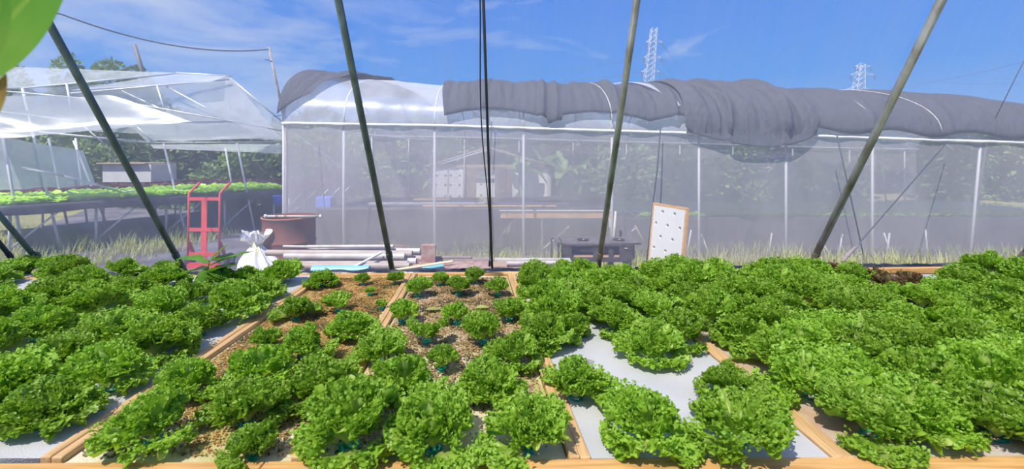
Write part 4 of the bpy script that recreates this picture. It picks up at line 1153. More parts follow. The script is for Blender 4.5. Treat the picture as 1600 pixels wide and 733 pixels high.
# ---- benches inside
def bench(name, label, x0, x1, y0, y1, ztop, skirt_z, legs=True, topm='tarp', xsk0=None, xsk1=None):
    rt_ = empty(name, ((x0 + x1) / 2, (y0 + y1) / 2, 0)); tag(rt_, label, 'bench')
    b_ = MB()
    b_.grid(lambda u, v: Vector((x0 + (x1 - x0) * u, y0 + (y1 - y0) * v, ztop - 0.012 * abs(noise.noise(Vector((u * 30, v * 6, 2)))))), 60, 10)
    t_ = part(b_, 'bed_top', M[topm], rt_, smooth=True)
    xs0 = x0 if xsk0 is None else xsk0; xs1 = x1 if xsk1 is None else xsk1
    b_ = MB()
    def sf(u, v):
        x = xs0 + (xs1 - xs0) * u
        zb = lerp_tab(skirt_z, x) + 0.02 * noise.noise(Vector((x * 4, 0, 5)))
        z = ztop + 0.01 + (zb - ztop) * v
        return Vector((x, y0 - 0.02 - 0.03 * noise.noise(Vector((x * 2.5, z * 4, 3))) - 0.03 * v, z))
    b_.grid(sf, 90, 14); s_ = part(b_, 'black_skirt', M['tarp'], rt_, smooth=True); solid(s_, 0.004)
    n = max(2, int((x1 - x0) / 1.1))
    for i in range(n + 1):
        x = x0 + 0.15 + (x1 - x0 - 0.3) * i / n
        for yy in (y0 + 0.08, y1 - 0.08):
            b_ = MB(); b_.tube([(x, yy, 0), (x - 0.0, yy, ztop - 0.02)], 0.016, 8); part(b_, 'leg', M['white_metal'], rt_, smooth=True)
        b_ = MB(); b_.tube([(x, y0 + 0.08, 0.12), (x + 0.42, y0 + 0.08, ztop - 0.3)], 0.013, 8); part(b_, 'leg_brace', M['white_metal'], rt_, smooth=True)
    return rt_
xa = P(495, 330, 6.9).x; xb_ = P(970, 330, 6.9).x
bench('grow_bench', 'long bench covered in black sheet, behind the netting left of the middle', xa + 0.15, xb_, 6.9, 8.7, 0.78,
      [(xa, 0.10), (-1.6, 0.13), (-0.7, 0.17), (-0.25, 0.25), (0.0, 0.60), (0.2, 0.66), (xb_, 0.70)], xsk0=xa, xsk1=0.35)
bench('grow_bench', 'long bench with a black skirt and rows of young greens, right half of the greenhouse', 1.45, 9.3, 7.0, 9.2, 0.62, [(1.4, 0.10), (9.3, 0.08)])
# black sheet corner draped at left end
b = MB()
b.grid(lambda u, v: Vector((xa - 0.35 + 0.45 * u + 0.1 * v, 6.82 + 0.1 * math.sin(u * 5), 0.62 + 0.14 * u - v * (0.30 + 0.28 * u) + 0.02 * noise.noise(Vector((u * 5, v * 5, 0))))), 16, 16)
o = b.build('black_sheet', M['tarp'], smooth=True); solid(o, 0.004); tag(o, 'loose corner of black sheet hanging at the left end of the bench', 'sheet')
# orange timber front + pale strips on the bench
def slab(px0, px1, py, d, depth, th, m, name, label, cat, rz=0.0):
    a = P(px0, py, d); c = P(px1, py, d)
    bb = MB(); L_ = c.x - a.x
    bb.box((0, 0, 0), (L_, depth, th)); o = bb.build(name, m); o.location = ((a.x + c.x) / 2, d + depth / 2, a.z - th / 2); o.rotation_euler = (0, 0, rz)
    tag(o, label, cat); bevel(o, 0.004, 1); return o
slab(782, 955, 331, 6.78, 0.03, 0.10, M['cardboard'], 'timber_board', 'orange-brown timber board along the front edge of the open bench', 'board')
slab(780, 958, 328.5, 6.76, 0.05, 0.018, M['white_metal'], 'metal_edge', 'white metal edging on top of the orange timber board', 'edging')
slab(575, 890, 317, 7.4, 0.10, 0.035, M['foam'], 'foam_strip', 'long white foam strip lying on the black covered bench', 'foam strip')
slab(645, 703, 311, 7.9, 0.12, 0.03, M['cardboard'], 'wood_plank', 'orange plank lying behind the white strip on the bench', 'plank')
slab(585, 740, 316.5, 7.55, 0.07, 0.02, M['pvc'], 'white_lath', 'thin white lath lying behind the long foam strip', 'lath')
slab(840, 905, 309, 7.9, 0.25, 0.04, M['foam_tan'], 'foam_sheet_stack', 'pale foam sheet lying at the right of the bench', 'foam sheet')
slab(905, 985, 305, 8.0, 0.30, 0.06, M['wood_old'], 'plank_stack', 'stack of brown planks at the right end of the bench', 'planks', 0.08)
slab(660, 870, 321.5, 7.0, 0.09, 0.02, M['wood_y'], 'wood_plank', 'pale wooden plank along the near side of the bench top', 'plank')
fbx = slab_with_holes('foam_block', [(-0.20, -0.05), (0.20, -0.05), (0.20, 0.05), (-0.20, 0.05)], [(-0.14, 0, 0.018), (0.0, 0, 0.018), (0.14, 0, 0.018)], 0.05, M['foam_tan'], P(766, 313, 7.6)); fbx.rotation_euler = (R(90), 0, 0)
tag(fbx, 'small foam block with three holes standing on the bench behind the thin rod', 'foam block')
slab(765, 785, 345, 7.1, 0.03, 0.42, M['foam'], 'foam_sheet', 'white foam sheet standing under the open bench, right of the thin rod', 'foam sheet')
rod(P(742, 360, 6.95), P(764, 385, 6.95), 0.011, M['wood'], 'wood_stake', 'short slanting wooden stake left of the thin rod', 'stake')
rod(P(962, 330, 6.3), P(957, 400, 6.3), 0.018, M['pvc'], 'white_pipe', 'short white upright pipe just right of the leaning pole behind the bench', 'pipe')
rod(P(992, 352, 6.7), P(1010, 385, 6.7), 0.012, M['wood_old'], 'wood_stake', 'brown slanting stake left of the foam board', 'stake')
for i, (px, h, dx_) in enumerate(((1072, 45, 8), (1110, 38, -14), (1200, 40, 6), (1310, 38, 6), (1385, 40, 5), (1395, 40, -14), (1450, 45, -4), (1300, 25, -15))):
    a = P(px, 404, 6.75); c = P(px + dx_, 404 - h, 6.75)
    rod(a, c, 0.012, M['white_metal'], 'bench_strut', ['first', 'second', 'third', 'fourth', 'fifth', 'sixth', 'seventh', 'eighth'][i] + ' short white strut from the left under the right bench', 'strut', 'struts under the right bench')
# crops on the right bench
def crop_rows(name, label, quad, n, m, size, z, seed, rowsn=0):
    rn = random.Random(seed); bb = MB(); uvs = []
    A, B_, C, D = [Vector(q) for q in quad]
    for i in range(n):
        u = rn.random(); v = rn.random()
        if rowsn: v = (int(v * rowsn) + 0.5 + rn.uniform(-0.22, 0.22)) / rowsn
        p = (A * (1 - u) + B_ * u) * (1 - v) + (D * (1 - u) + C * u) * v
        p = Vector((p[0], p[1], z + rn.uniform(0, size * 0.5)))
        az = rn.uniform(0, 6.28); s = size * rn.uniform(0.5, 1.2)
        d = Vector((math.cos(az), math.sin(az), rn.uniform(0.1, 1.1))).normalized()
        sd = d.cross(Vector((0, 0, 1))).normalized() * s * 0.45
        b0 = len(bb.v)
        bb.v.extend([tuple(p), tuple(p + d * s * 0.6 - sd), tuple(p + d * s + Vector((0, 0, -0.01))), tuple(p + d * s * 0.6 + sd)])
        bb.f.append([b0, b0 + 1, b0 + 2, b0 + 3]); bb.mi.append(0)
        uvs.extend([(0.2, 0.3), (0.6, 0.5), (0.9, 0.4), (0.6, 0.5)])
    o = uvbuild(bb, uvs, name, M[m]); tag(o, label, 'crop', kind='stuff'); return o
for j, (ya, yb_, lb) in enumerate(((7.55, 7.85, 'near'), (8.15, 8.5, 'middle'), (8.8, 9.1, 'far'))):
    b = MB(); b.box(((1.5 + 9.2) / 2, (ya + yb_) / 2, 0.64), (7.6, yb_ - ya, 0.03)); o = b.build('foam_strip', M['foam_lit']); tag(o, '%s white foam strip with seedlings on the right bench' % lb, 'foam strip', 'foam strips on the right bench')
    crop_rows('seedlings', '%s sparse row of seedlings on the right bench' % lb, ((1.5, ya, 0), (9.1, ya, 0), (9.1, yb_, 0), (1.5, yb_, 0)), 900, 'crop', 0.06, 0.655, 40 + j)
crop_rows('young_greens', 'bright green young leaves along the near edge of the right bench', ((1.9, 7.05, 0), (9.1, 7.05, 0), (9.1, 7.4, 0), (2.5, 7.4, 0)), 3200, 'crop', 0.07, 0.625, 50)

# ------------------------------------------------------------------ hut behind the bench
hd = 12.0
def PX(px): return (px - 800) / F * hd
hut = empty('plastic_shelter', (PX(765), hd, 0)); tag(hut, 'small gabled shelter with plastic walls seen through the greenhouse', 'shelter')
zr = EYE + 0.25; ze = EYE - 0.25
xl, xr, xm = PX(672), PX(862), PX(762)
b = MB()
b.grid(lambda u, v: Vector((xl - 0.1 + (xm - xl + 0.1) * u, hd + 2.5 * v - 0.15, ze + (zr - ze) * u)), 4, 4)
b.grid(lambda u, v: Vector((xm + (xr - xm + 0.1) * u, hd + 2.5 * v - 0.15, zr + (ze - zr) * u)), 4, 4)
o = part(b, 'roof', M['film'], hut); solid(o, 0.01)
for x in (xl, PX(728), PX(790), xr):
    b = MB(); b.tube([(x, hd, 0), (x, hd, ze + 0.02)], 0.03, 8); part(b, 'post', M['trunk'], hut)
b = MB(); b.beam((xl, hd, ze), (xr, hd, ze), 0.05, 0.07); b.beam((xl, hd, ze), (xm, hd, zr), 0.05, 0.06); b.beam((xm, hd, zr), (xr, hd, ze), 0.05, 0.06); part(b, 'truss', M['wood_old'], hut)
for x0, x1 in ((xl, PX(728)), (PX(800), xr)):
    b = MB(); b.grid(lambda u, v: Vector((x0 + (x1 - x0) * u, hd + 0.03 + 0.03 * math.sin(u * 20), ze * v)), 24, 4); o = part(b, 'wall_sheet', M['sack'], hut, smooth=True)
b = MB(); b.box(((xl + xr) / 2, hd + 2.3, ze / 2), (xr - xl, 0.03, ze)); part(b, 'back_wall', M['wood_old'], hut)
for i, (px, w) in enumerate(((690, 0.42), (712, 0.42), (758, 0.5), (705, 0.42))[:3]):
    hb_ = slab_with_holes('planting_board', [(-w / 2, -0.6), (w / 2, -0.6), (w / 2, 0.6), (-w / 2, 0.6)], [(x_, y_, 0.03) for x_ in (-0.12, 0.12) for y_ in (-0.4, -0.1, 0.2, 0.45)], 0.03, M['foam'], (PX(px), hd - 0.12 + 0.3 * (i == 2), 0.62))
    hb_.rotation_euler = (R(80), 0, 0); tag(hb_, ['left', 'middle', 'right'][i] + ' white foam board leaning in the plastic shelter', 'foam board', 'foam boards in the shelter')
for i, (px, z, w) in enumerate(((742, 0.35, 0.3), (785, 0.3, 0.35), (800, 0.5, 0.3))):
    b = MB(); b.box((0, 0, 0), (w, 0.35, z * 2), 0.2 * i); o = b.build('cardboard_box', M['cardboard']); o.location = (PX(px), hd + 0.9, z); tag(o, ['left', 'middle', 'right'][i] + ' cardboard box inside the plastic shelter', 'box', 'boxes in the shelter')

# ------------------------------------------------------------------ vegetation
def grass_patch(name, label, n, reg, hmin, hmax, m, seed, w=0.006):
    rn = random.Random(seed); bb = MB(); uvs = []
    for i in range(n):
        x, y = reg(rn)
        c = noise.noise(Vector((x * 1.7, y * 1.7, seed)))
        if rn.random() > 0.55 + c: continue
        h = rn.uniform(hmin, hmax) * (0.7 + 0.8 * max(0, c + 0.3)); az = rn.uniform(0, 6.28); l = rn.uniform(0.1, 0.7) * h
        d = Vector((math.cos(az), math.sin(az), 0)); s = Vector((-d.y, d.x, 0)) * w
        p = Vector((x, y, 0))
        b0 = len(bb.v)
        q = [p - s, p + s, p + d * l * 0.35 + Vector((0, 0, h * 0.6)) + s * 0.8, p + d * l * 0.35 + Vector((0, 0, h * 0.6)) - s * 0.8, p + d * l + Vector((0, 0, h))]
        bb.v.extend([tuple(a) for a in q]); bb.f.append([b0, b0 + 1, b0 + 2, b0 + 3]); bb.f.append([b0 + 3, b0 + 2, b0 + 4]); bb.mi += [0, 0]
        uvs.extend([(0.1, 0.5), (0.1, 0.5), (0.6, 0.5), (0.6, 0.5), (0.9, 0.5)])
    o = uvbuild(bb, uvs, name, M[m]); tag(o, label, 'grass', kind='stuff'); return o
grass_patch('grass', 'dry and green grass growing along the foot of the greenhouse netting', 16000, lambda r: (r.uniform(-3.2, 9), 5.6 + 2.4 * r.random() ** 1.5), 0.10, 0.30, 'grass', 1)
grass_patch('grass', 'rough grass on the ground at the far left', 9000, lambda r: (r.uniform(-9.5, -5.4), r.uniform(4.6, 9)), 0.08, 0.28, 'grass', 2)
def leafcloud(bb, uvs, c, rad, n, size, rn, flat=0.8):
    for i in range(n):
        while True:
            q = Vector((rn.uniform(-1, 1), rn.uniform(-1, 1), rn.uniform(-1, 1)))
            if 0.25 < q.length < 1: break
        q = q.normalized() * (q.length ** 0.4)
        p = Vector((c[0] + q.x * rad[0], c[1] + q.y * rad[1], max(0.02, c[2] + q.z * rad[2])))
        d = (q + Vector((rn.uniform(-1, 1), rn.uniform(-1, 1), rn.uniform(-.6, .8)))).normalized()
        s = d.cross(Vector((rn.uniform(-1, 1), rn.uniform(-1, 1), 1))).normalized()
        L_ = size * rn.uniform(0.6, 1.4)
        b0 = len(bb.v)
        bb.v.extend([tuple(p), tuple(p + d * L_ * 0.5 + s * L_ * 0.28), tuple(p + d * L_), tuple(p + d * L_ * 0.5 - s * L_ * 0.28)])
        bb.f.append([b0, b0 + 1, b0 + 2, b0 + 3]); bb.mi.append(0); uvs.extend([(0.3, 0.5), (0.6, 0.5), (0.9, 0.5), (0.6, 0.5)])
def tree(name, x, y, h, w, label, m, group, n=1500, size=0.16, seed=0, low=0.15):
    rn = random.Random(seed); rt_ = empty(name, (x, y, 0)); tag(rt_, label, 'tree' if name == 'tree' else 'bush', group)
    bb = MB(); uvs = []
    for i in range(7):
        leafcloud(bb, uvs, (rn.uniform(-.45, .45) * w, rn.uniform(-.3, .3) * w, h * (low + (0.82 - low) * (i / 6))), (w * rn.uniform(.38, .55), w * .45, h * 0.17 + 0.1), n // 7, size, rn)
    uvbuild(bb, uvs, 'foliage', M[m], rt_)
    b_ = MB(); b_.tube([(0, 0, 0), (0.03 * w, 0, h * 0.35), (-0.02 * w, 0, h * 0.75)], [0.03 * h ** 0.8 + 0.01, 0.02 * h ** 0.8 + 0.01, 0.01], 8); b_.build('trunk', M['trunk'], rt_, smooth=True)
    return rt_
BG = 'bushes and trees behind the greenhouses'
rn = random.Random(3)
xs = [-15.5, -13.6, -12.0, -10.4, -9.2, -7.9, -6.6, -5.4, -4.0, -2.7, -1.4, 2.2, 3.6, 5.0, 6.4, 7.8, 9.3, 10.8, 12.4, 14.2, 16.0, 18.2]
for i, x in enumerate(xs):
    y = 15.0 + rn.uniform(-0.8, 1.6); h = rn.uniform(2.3, 3.0) if x < 0 else rn.uniform(2.5, 3.1)
    side = 'left' if x < -3 else ('middle' if x < 2.5 else 'right')
    tree('bush', x, y, h, 1.25, '%s dense green bush from the left in the row behind the greenhouses' % (ORD + ['fifteenth', 'sixteenth', 'seventeenth', 'eighteenth', 'nineteenth', 'twentieth', 'twenty-first', 'twenty-second'])[i],
         'treelight' if i % 3 == 0 or 5 <= i <= 7 else 'treeleaf', BG, n=3000, size=0.24, seed=i, low=0.05)
for i, (px, w, h) in enumerate(((108, 1.7, 8.05), (148, 2.0, 7.9), (190, 1.7, 7.75), (226, 1.6, 7.5), (8, 1.6, 8.1))):
    d = 29.0 + i * 0.3
    tree('tree', (px - 800) / F * d, d, h, w * 1.1, ['leftmost of the four tree tops showing above the left roof', 'second of the tree tops above the left roof', 'third of the tree tops above the left roof', 'rightmost of the four tree tops above the left roof', 'tree top beside the bud at the left edge'][i], 'treelight', 'tree tops above the left roof', n=3200, size=0.30, seed=60 + i)
for i in range(14):
    x = -19 + i * 3.2
    tree('bush', x, 19.5 + rn.uniform(-0.5, 0.5), rn.uniform(2.9, 3.5), 2.6, '%s broad dark bush from the left in the hindmost hedge' % ORD[i], 'treeleaf', 'hindmost hedge behind the greenhouses', n=3600, size=0.34, seed=200 + i, low=0.05)
for i in range(10):
    x = -16.5 + i * 1.35
    tree('bush', x, 13.6 + rn.uniform(-0.4, 0.5), rn.uniform(1.7, 2.2), 1.1, '%s low dark shrub from the left behind the crop tables' % ORD[i], 'treeleaf' if i % 3 else 'treelight', 'shrubs behind the crop tables', n=2200, size=0.2, seed=300 + i, low=0.02)
# banana plants
for i, (px, h, d) in enumerate(((815, 1.9, 11.6), (850, 2.1, 12.4), (880, 1.85, 11.8), (905, 1.9, 12.8), (1010, 1.6, 12.2))):
    rt_ = empty('banana_plant', ((px - 800) / F * d, d, 0)); tag(rt_, ['leftmost banana plant, right of the plastic shelter', 'second banana plant from the shelter', 'third banana plant from the shelter', 'fourth banana plant from the shelter', 'banana plant standing apart, behind the foam board'][i], 'banana plant', 'banana plants')
    b_ = MB(); b_.tube([(0, 0, 0), (0, 0, h * 0.6)], [0.08, 0.05], 10); b_.build('stem', M['banana'], rt_, smooth=True)
    rq = random.Random(i)
    for k in range(9):
        az = k * 2.4 + i; el = rq.uniform(20, 75)
        bb = MB(); uvs = []
        blade(bb, uvs, (0, 0, h * 0.58), (math.cos(az) * math.cos(R(el)), math.sin(az) * math.cos(R(el)), math.sin(R(el))), h * rq.uniform(0.42, 0.6), 0.26, rq.uniform(0.5, 1.3), wav=0.02, power=0.8)
        uvbuild(bb, uvs, 'leaf', M['banana'], rt_)
# weeds in front of the left bench skirt
rn = random.Random(12)
for i in range(26):
    px = 560 + i * 40 + rn.uniform(-12, 12); d = rn.uniform(6.65, 6.85)
    if px > 1590: continue
    rt_ = empty('weed', ((px - 800) / F * d, d, 0)); h = rn.uniform(0.22, 0.48) if px < 860 else rn.uniform(0.18, 0.34)
    tag(rt_, 'leafy weed against the bench skirt, %s from the left' % (ORD + ['fifteenth', 'sixteenth', 'seventeenth', 'eighteenth', 'nineteenth', 'twentieth', 'twenty-first', 'twenty-second', 'twenty-third', 'twenty-fourth', 'twenty-fifth', 'twenty-sixth'])[i], 'weed', 'weeds along the benches')
    b_ = MB(); 
    bb = MB(); uvs = []
    for s_ in range(4):
        a = rn.uniform(0, 6.28); tip = Vector((math.cos(a) * 0.12, math.sin(a) * 0.06, h * rn.uniform(0.7, 1.0)))
        b_.tube([(0, 0, 0), tip * 0.5 + Vector((0, 0, 0.02)), tip], [0.004, 0.003, 0.0015], 5)
        for k in range(11):
            t_ = 0.2 + 0.8 * k / 10; az = k * 2.4
            blade(bb, uvs, tip * t_, (math.cos(az), math.sin(az), 0.35), 0.075 * (1.2 - 0.5 * t_), 0.022, 0.6, n=4, mm=2)
    uvbuild(bb, uvs, 'leaves', M['weed'], rt_); b_.build('stem', M['weed'], rt_, smooth=True)

# ------------------------------------------------------------------ the gabled greenhouse on the left
lg = empty('gable_greenhouse', (-7, 8, 0)); tag(lg, 'peaked plastic greenhouse with sagging clear roof sheets on the left', 'greenhouse')
def quad(A, B_, C, D, name, m, nu=24, nv=10, wav=0.03, seed=0):
    A, B_, C, D = map(Vector, (A, B_, C, D))
    b_ = MB()
    def f(u, v):
        p = (A * (1 - u) + B_ * u) * (1 - v) + (D * (1 - u) + C * u) * v
        s = math.sin(PI * u) * math.sin(PI * v)
        return p + Vector((0, 0, -wav * s * 2 + 0.5 * wav * noise.noise(Vector((u * 6, v * 5, seed)))))
    b_.grid(f, nu, nv); return part(b_, name, M[m], lg, smooth=True)
RG = P(355, 118, 9.0); RL = P(-60, 101, 8.0)
EV = P(443, 190, 9.2)
# back white slope sheet seen above, upper left
quad(P(-60, 101, 8.0), P(275, 114, 8.8), P(35, 138, 7.3), P(-60, 138, 7.0), 'roof_sheet', 'film', wav=0.02, seed=1)
quad(P(270, 114, 8.8), P(356, 118, 9.0), P(330, 128, 8.6), P(110, 141, 7.6), 'roof_sheet', 'film', wav=0.02, seed=8)
quad(P(35, 139, 7.3), P(360, 119, 9.0), P(443, 220, 9.0), P(-60, 195, 7.2), 'roof_sheet', 'film_thin', wav=0.06, seed=2)
quad(P(-60, 150, 6.8), P(180, 150, 7.5), P(300, 190, 7.6), P(-60, 222, 6.6), 'roof_sheet', 'film_grey', wav=0.08, seed=3)
quad(P(185, 180, 7.8), P(350, 165, 8.6), P(443, 215, 8.8), P(230, 222, 7.9), 'roof_sheet', 'film_grey', wav=0.08, seed=4)
quad(P(235, 226, 9.6), P(440, 224, 9.6), P(440, 240, 11.5), P(240, 232, 11.5), 'lower_sheet', 'film', wav=0.02, seed=5)
quad(RG, P(443, 190, 9.2), P(443, 218, 12.0), P(300, 150, 12.0), 'roof_sheet', 'film_thin', wav=0.05, seed=6)
quad(P(-60, 205, 7.0), P(130, 235, 7.4), P(150, 290, 7.4), P(-60, 300, 7.0), 'side_sheet', 'film_grey', wav=0.05, seed=7)
for i, (pa, pb_, r) in enumerate([
    ((-60, 138, 7.0), (35, 138, 7.3), .014), ((35, 138, 7.3), (275, 115, 8.8), .014), ((275, 114, 8.8), (360, 119, 9.0), .018), ((355, 118, 9.0), (443, 192, 9.2), .016),
    ((353, 120, 9.0), (365, 205, 9.0), .018), ((110, 146, 7.5), (358, 124, 8.9), .015), ((245, 133, 8.2), (262, 186, 8.2), .016), ((104, 130, 7.6), (115, 187, 7.6), .018),
    ((-60, 195, 7.0), (235, 223, 8.0), .018), ((235, 223, 8.0), (443, 222, 9.2), .016), ((-20, 172, 7.0), (200, 200, 7.8), .014), ((-20, 140, 7.0), (200, 160, 7.8), .012), ((200, 160, 7.8), (443, 205, 9.0), .012),
    ((260, 135, 8.3), (420, 222, 9.0), .013), ((190, 142, 8.0), (365, 222, 8.8), .012), ((200, 185, 7.9), (240, 222, 7.9), .012),
    ((290, 192, 8.3), (298, 216, 8.3), .012), ((120, 188, 7.6), (160, 222, 7.6), .012)]):
    b = MB(); b.tube([P(*pa), P(*pb_)], r, 8); part(b, 'frame_tube', M['galv'], lg, smooth=True)
for (pa, pb_, d) in (((35, 138), (60, 240), 7.3), ((60, 240), (86, 360), 7.3), ((255, 222), (275, 290), 8.6), ((370, 222), (390, 292), 9.4), ((350, 237), (365, 290), 11.0), ((0, 170), (40, 325), 6.8), ((115, 215), (130, 275), 7.8), ((76, 216), (98, 276), 8.6)):
    pass
def lpost(px, py, px2, d):
    top = P(px, py, d); ft = P(px2, HOR + EYE * F / d, d); b_ = MB(); b_.tube([top, ft], 0.020, 10); part(b_, 'post', M['white_metal'], lg, smooth=True)
lpost(35, 138, 96, 7.3); lpost(-4, 165, 38, 6.9); lpost(255, 222, 292, 8.6); lpost(370, 222, 398, 9.4); lpost(352, 232, 372, 11.0); lpost(76, 216, 110, 8.6); lpost(118, 216, 138, 9.4); lpost(115, 220, 170, 9.6)
# tree-like dark net folds inside
for (a_, c_) in (((35, 262, 7.0), (100, 275, 7.2)), ((100, 275, 7.2), (190, 300, 8.0)), ((190, 300, 8.0), (300, 292, 10.0))):
    b = MB(); b.tube([P(*a_), P(*c_)], 0.018, 8); part(b, 'frame_tube', M['galv'], lg, smooth=True)

# tables with lettuces behind it
def ltable(A, B_, off, z, label, crops, skirt_h=0.14):
    A = Vector(A); B_ = Vector(B_); off = Vector(off)
    c = (A + B_ + off) / 2; rt_ = empty('crop_table', (c.x, c.y, 0)); tag(rt_, label, 'table', 'crop tables on the left')
    q = [A, B_, B_ + off, A + off]
    b_ = MB(); vv = [(p.x, p.y, z) for p in q] + [(p.x, p.y, z - 0.06) for p in q]
    b_.add(vv, [(0, 1, 2, 3), (7, 6, 5, 4), (0, 4, 5, 1), (1, 5, 6, 2), (2, 6, 7, 3), (3, 7, 4, 0)]); part(b_, 'tray', M['tarp'], rt_)
    b_ = MB(); dd = (B_ - A); nn_ = Vector((dd.y, -dd.x, 0)).normalized() * 0.03
    b_.grid(lambda u, v: Vector(((A + dd * u + nn_).x, (A + dd * u + nn_).y, z + 0.02 - v * (skirt_h + 0.02 * math.sin(u * 17)))), 30, 3); o = part(b_, 'black_skirt', M['tarp'], rt_, smooth=True); solid(o, 0.005)
    for i in range(5):
        for f in (0.06, 0.9):
            p = A + dd * (0.04 + 0.92 * i / 4) + off * f
            b_ = MB(); b_.tube([(p.x, p.y, 0), (p.x, p.y, z - 0.05)], 0.02, 8); part(b_, 'leg', M['white_metal'], rt_, smooth=True)
        p = A + dd * (0.04 + 0.92 * i / 4) + off * 0.06
        b_ = MB(); b_.tube([(p.x, p.y, 0.15), (p.x + 0.5, p.y + 0.3, z - 0.08)], 0.014, 8); part(b_, 'brace', M['white_metal'], rt_, smooth=True)
    for k, (f0, f1, m, n, lb) in enumerate(crops):
        crop_rows('crop_plants', lb, [tuple(A + off * f0), tuple(B_ + off * f0), tuple(B_ + off * f1), tuple(A + off * f1)], n, m, 0.14, z + 0.01, 80 + k, 0)
ltable((-7.6, 6.6, 0), (-5.0, 10.0, 0), (-3.6, 2.4, 0), 0.82, 'black skirted table of young lettuce running back at left', [(0.03, 0.36, 'crop', 4200, 'bright green young lettuce on the near side of the left table'), (0.38, 0.97, 'crop_red', 5200, 'dark red young lettuce on the far side of the left table')])
ltable((-5.1, 10.6, 0), (-4.9, 13.5, 0), (-4.2, 0.4, 0), 0.80, 'second black skirted table further back at left', [(0.03, 0.97, 'crop_red', 3600, 'dark red lettuce on the further left table')])
# stack of white boards under the left roof and blue bin
slab(160, 236, 257, 10.5, 0.8, 0.42, M['foam'], 'foam_stack', 'stack of white foam boards under the left greenhouse roof', 'foam stack')
slab(150, 226, 254.5, 10.4, 1.0, 0.03, M['wood_old'], 'wood_sheet', 'brown sheet lying on the stack of white foam boards', 'sheet')
b = MB(); b.lathe([(0, 0), (0.10, 0), (0.13, 0.18), (0.14, 0.19), (0.12, 0.2), (0, 0.2)], P(436, 320, 9.6) , 18); o = b.build('blue_bucket', M['bluebright'], smooth=True); tag(o, 'bright blue bucket hanging below the left table by the greenhouse corner', 'bucket')
b = MB(); b.box((0, 0, 0), (0.28, 0.2, 0.26)); o = b.build('blue_crate', M['bluebright']); o.location = P(508, 318, 8.3); tag(o, 'blue crate seen through the net behind the left end of the bench', 'crate'); bevel(o, 0.02)

# bamboo mast and cable
b = MB(); b.tube([P(446, 195, 6.6), P(432, 130, 6.6), P(420, 74, 6.6)], [0.022, 0.018, 0.014], 8)
b.tube([P(446, 195, 6.6), Vector((P(446, 195, 6.6).x, 6.6, 0))], 0.022, 8)
tag(b.build('bamboo_mast', M['bamboo'], smooth=True), 'thin pale mast rising at the left corner of the net greenhouse', 'mast')
b = MB(); pts = []
for i in range(25):
    t_ = i / 24; A = P(95, 22, 5.0); B2 = P(421, 77, 6.6); p = A.lerp(B2, t_); p.z -= 0.16 * 4 * t_ * (1 - t_); pts.append(p)
p0 = P(-120, -20, 4.0); pts = [p0] + pts
b.tube(pts, 0.008, 6); tag(b.build('cable', M['darkcable'], smooth=True), 'dark sagging cable strung from the upper left to the thin mast', 'cable')
b = MB(); q = P(222, 110, 24); b.tube([(q.x, q.y, 0), q, P(210, 70, 24)], 0.10, 8); tag(b.build('utility_pole', M['insul'], smooth=True), 'grey leaning utility pole above the left greenhouse roof', 'utility pole')
for i, (pa, pb_) in enumerate((((424, 95), (414, 93)), ((440, 180), (428, 182)))):
    b = MB(); b.tube([P(*pa, 6.58), P(*pb_, 6.58)], 0.006, 5); tag(b.build('peg', M['darkcable']), ['upper', 'lower'][i] + ' small peg on the thin mast', 'peg', 'pegs on the mast')

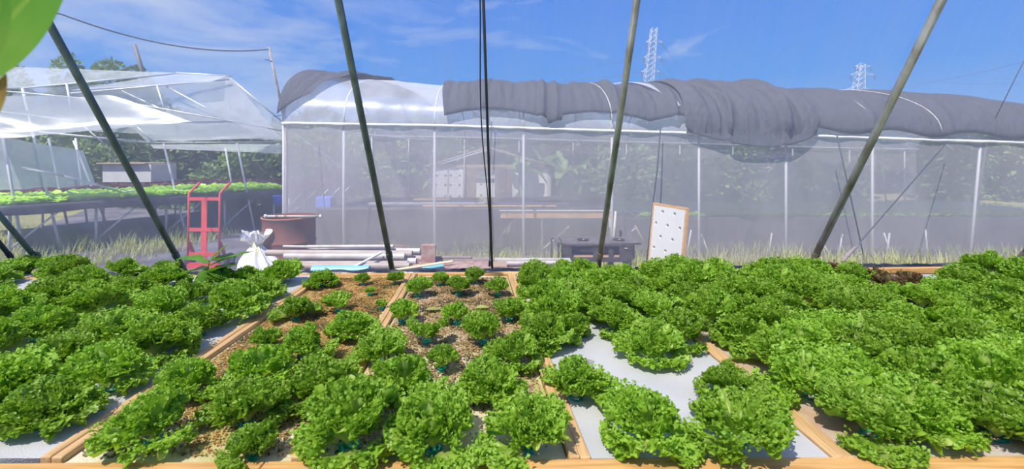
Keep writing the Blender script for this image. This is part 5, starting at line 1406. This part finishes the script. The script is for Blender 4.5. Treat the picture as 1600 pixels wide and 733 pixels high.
# ------------------------------------------------------------------ pylons
def pylon(pxt, pyt, pxb, pyb, d, wt, wb, arms, label, r=0.10, insul=True, panels=9):
    top = P(pxt, pyt, d); bot = P(pxb, pyb, d); base = bot + (bot - top) / max(0.001, (top.z - bot.z)) * bot.z
    rt_ = empty('pylon', (base.x, base.y, 0)); tag(rt_, label, 'pylon', 'power pylons')
    b_ = MB(); 
    H = top.z
    def cen(t_): return base.lerp(top, t_)
    def wd(t_):
        return wt + (wb - wt) / (H - bot.z) * H * (1 - t_)
    corners = [(-1, -1), (1, -1), (1, 1), (-1, 1)]
    n = panels
    for k in range(4):
        b_.tube([cen(i / n) + Vector((corners[k][0] * wd(i / n) / 2, corners[k][1] * wd(i / n) / 2, 0)) for i in range(n + 1)], r, 5)
    for i in range(n):
        for k in range(4):
            a = corners[k]; c = corners[(k + 1) % 4]
            for (p_, q_) in ((a, c), (c, a)):
                b_.tube([cen(i / n) + Vector((p_[0] * wd(i / n) / 2, p_[1] * wd(i / n) / 2, 0)), cen((i + 1) / n) + Vector((q_[0] * wd((i + 1) / n) / 2, q_[1] * wd((i + 1) / n) / 2, 0))], r * 0.6, 4)
    part(b_, 'tower', M['tower'], rt_)
    for (py, l, rr_) in arms:
        t_ = (P(0, py, d).z) / H; c = cen(t_)
        a_ = MB()
        a_.tube([c + Vector((-l, 0, 0.0)), c + Vector((0, 0, wt * 0.9)), c + Vector((rr_, 0, 0.0))], r * 0.8, 5)
        a_.tube([c + Vector((-l, 0, 0.0)), c + Vector((rr_, 0, 0.0))], r * 0.8, 5)
        part(a_, 'crossarm', M['tower'], rt_)
        for xx in (-l, rr_):
            i_ = MB(); i_.tube([c + Vector((xx, 0, 0)), c + Vector((xx + 0.2, 0, -2.0))], r * 1.5, 6); part(i_, 'insulator', M['insul'], rt_)
    return rt_
pylon(1022, 44, 1012, 137, 150, 1.7, 2.9, [(66, 2.2, 3.4), (90, 2.4, 3.4), (112, 2.6, 3.4)], 'tall lattice pylon beside the leaning pole right of the middle', r=0.10, panels=24)
pylon(1346, 101, 1340, 150, 190, 1.8, 3.6, [(104, 2.5, 4.0), (117, 4.2, 6), (140, 5.5, 5)], 'wide lattice pylon right of the middle, above the dark roof', r=0.12, panels=17)
pylon(1083, 130, 1082, 143, 330, 2.2, 4.0, [(131, 6, 6)], 'small distant pylon between the two larger ones', r=0.2, panels=16)
rn = random.Random(5)
for i, (a, c) in enumerate((((1035, 68, 150), (1085, 132, 330)), ((1034, 92, 150), (1072, 142, 330)), ((1034, 114, 150), (1060, 146, 330)), ((1356, 142, 190), (1700, 70, 90)), ((1358, 119, 190), (1700, 128, 110)), ((1006, 90, 150), (760, 120, 260)), ((1006, 112, 150), (740, 134, 260)))):
    b = MB(); A = P(*a); C2 = P(*c); n = 12
    b.tube([A.lerp(C2, k / n) - Vector((0, 0, 1.6 * 4 * (k / n) * (1 - k / n))) for k in range(n + 1)], 0.05 if c[2] > 200 else 0.035, 4)
    tag(b.build('power_line', M['insul']), ['first line down from the tall pylon to the small distant one', 'second line down from the tall pylon', 'third line down from the tall pylon', 'power line rising right from the wide pylon', 'power line level from the wide pylon to the right edge', 'upper power line leaving the tall pylon leftwards', 'lower power line leaving the tall pylon leftwards'][i], 'power line', 'power lines')
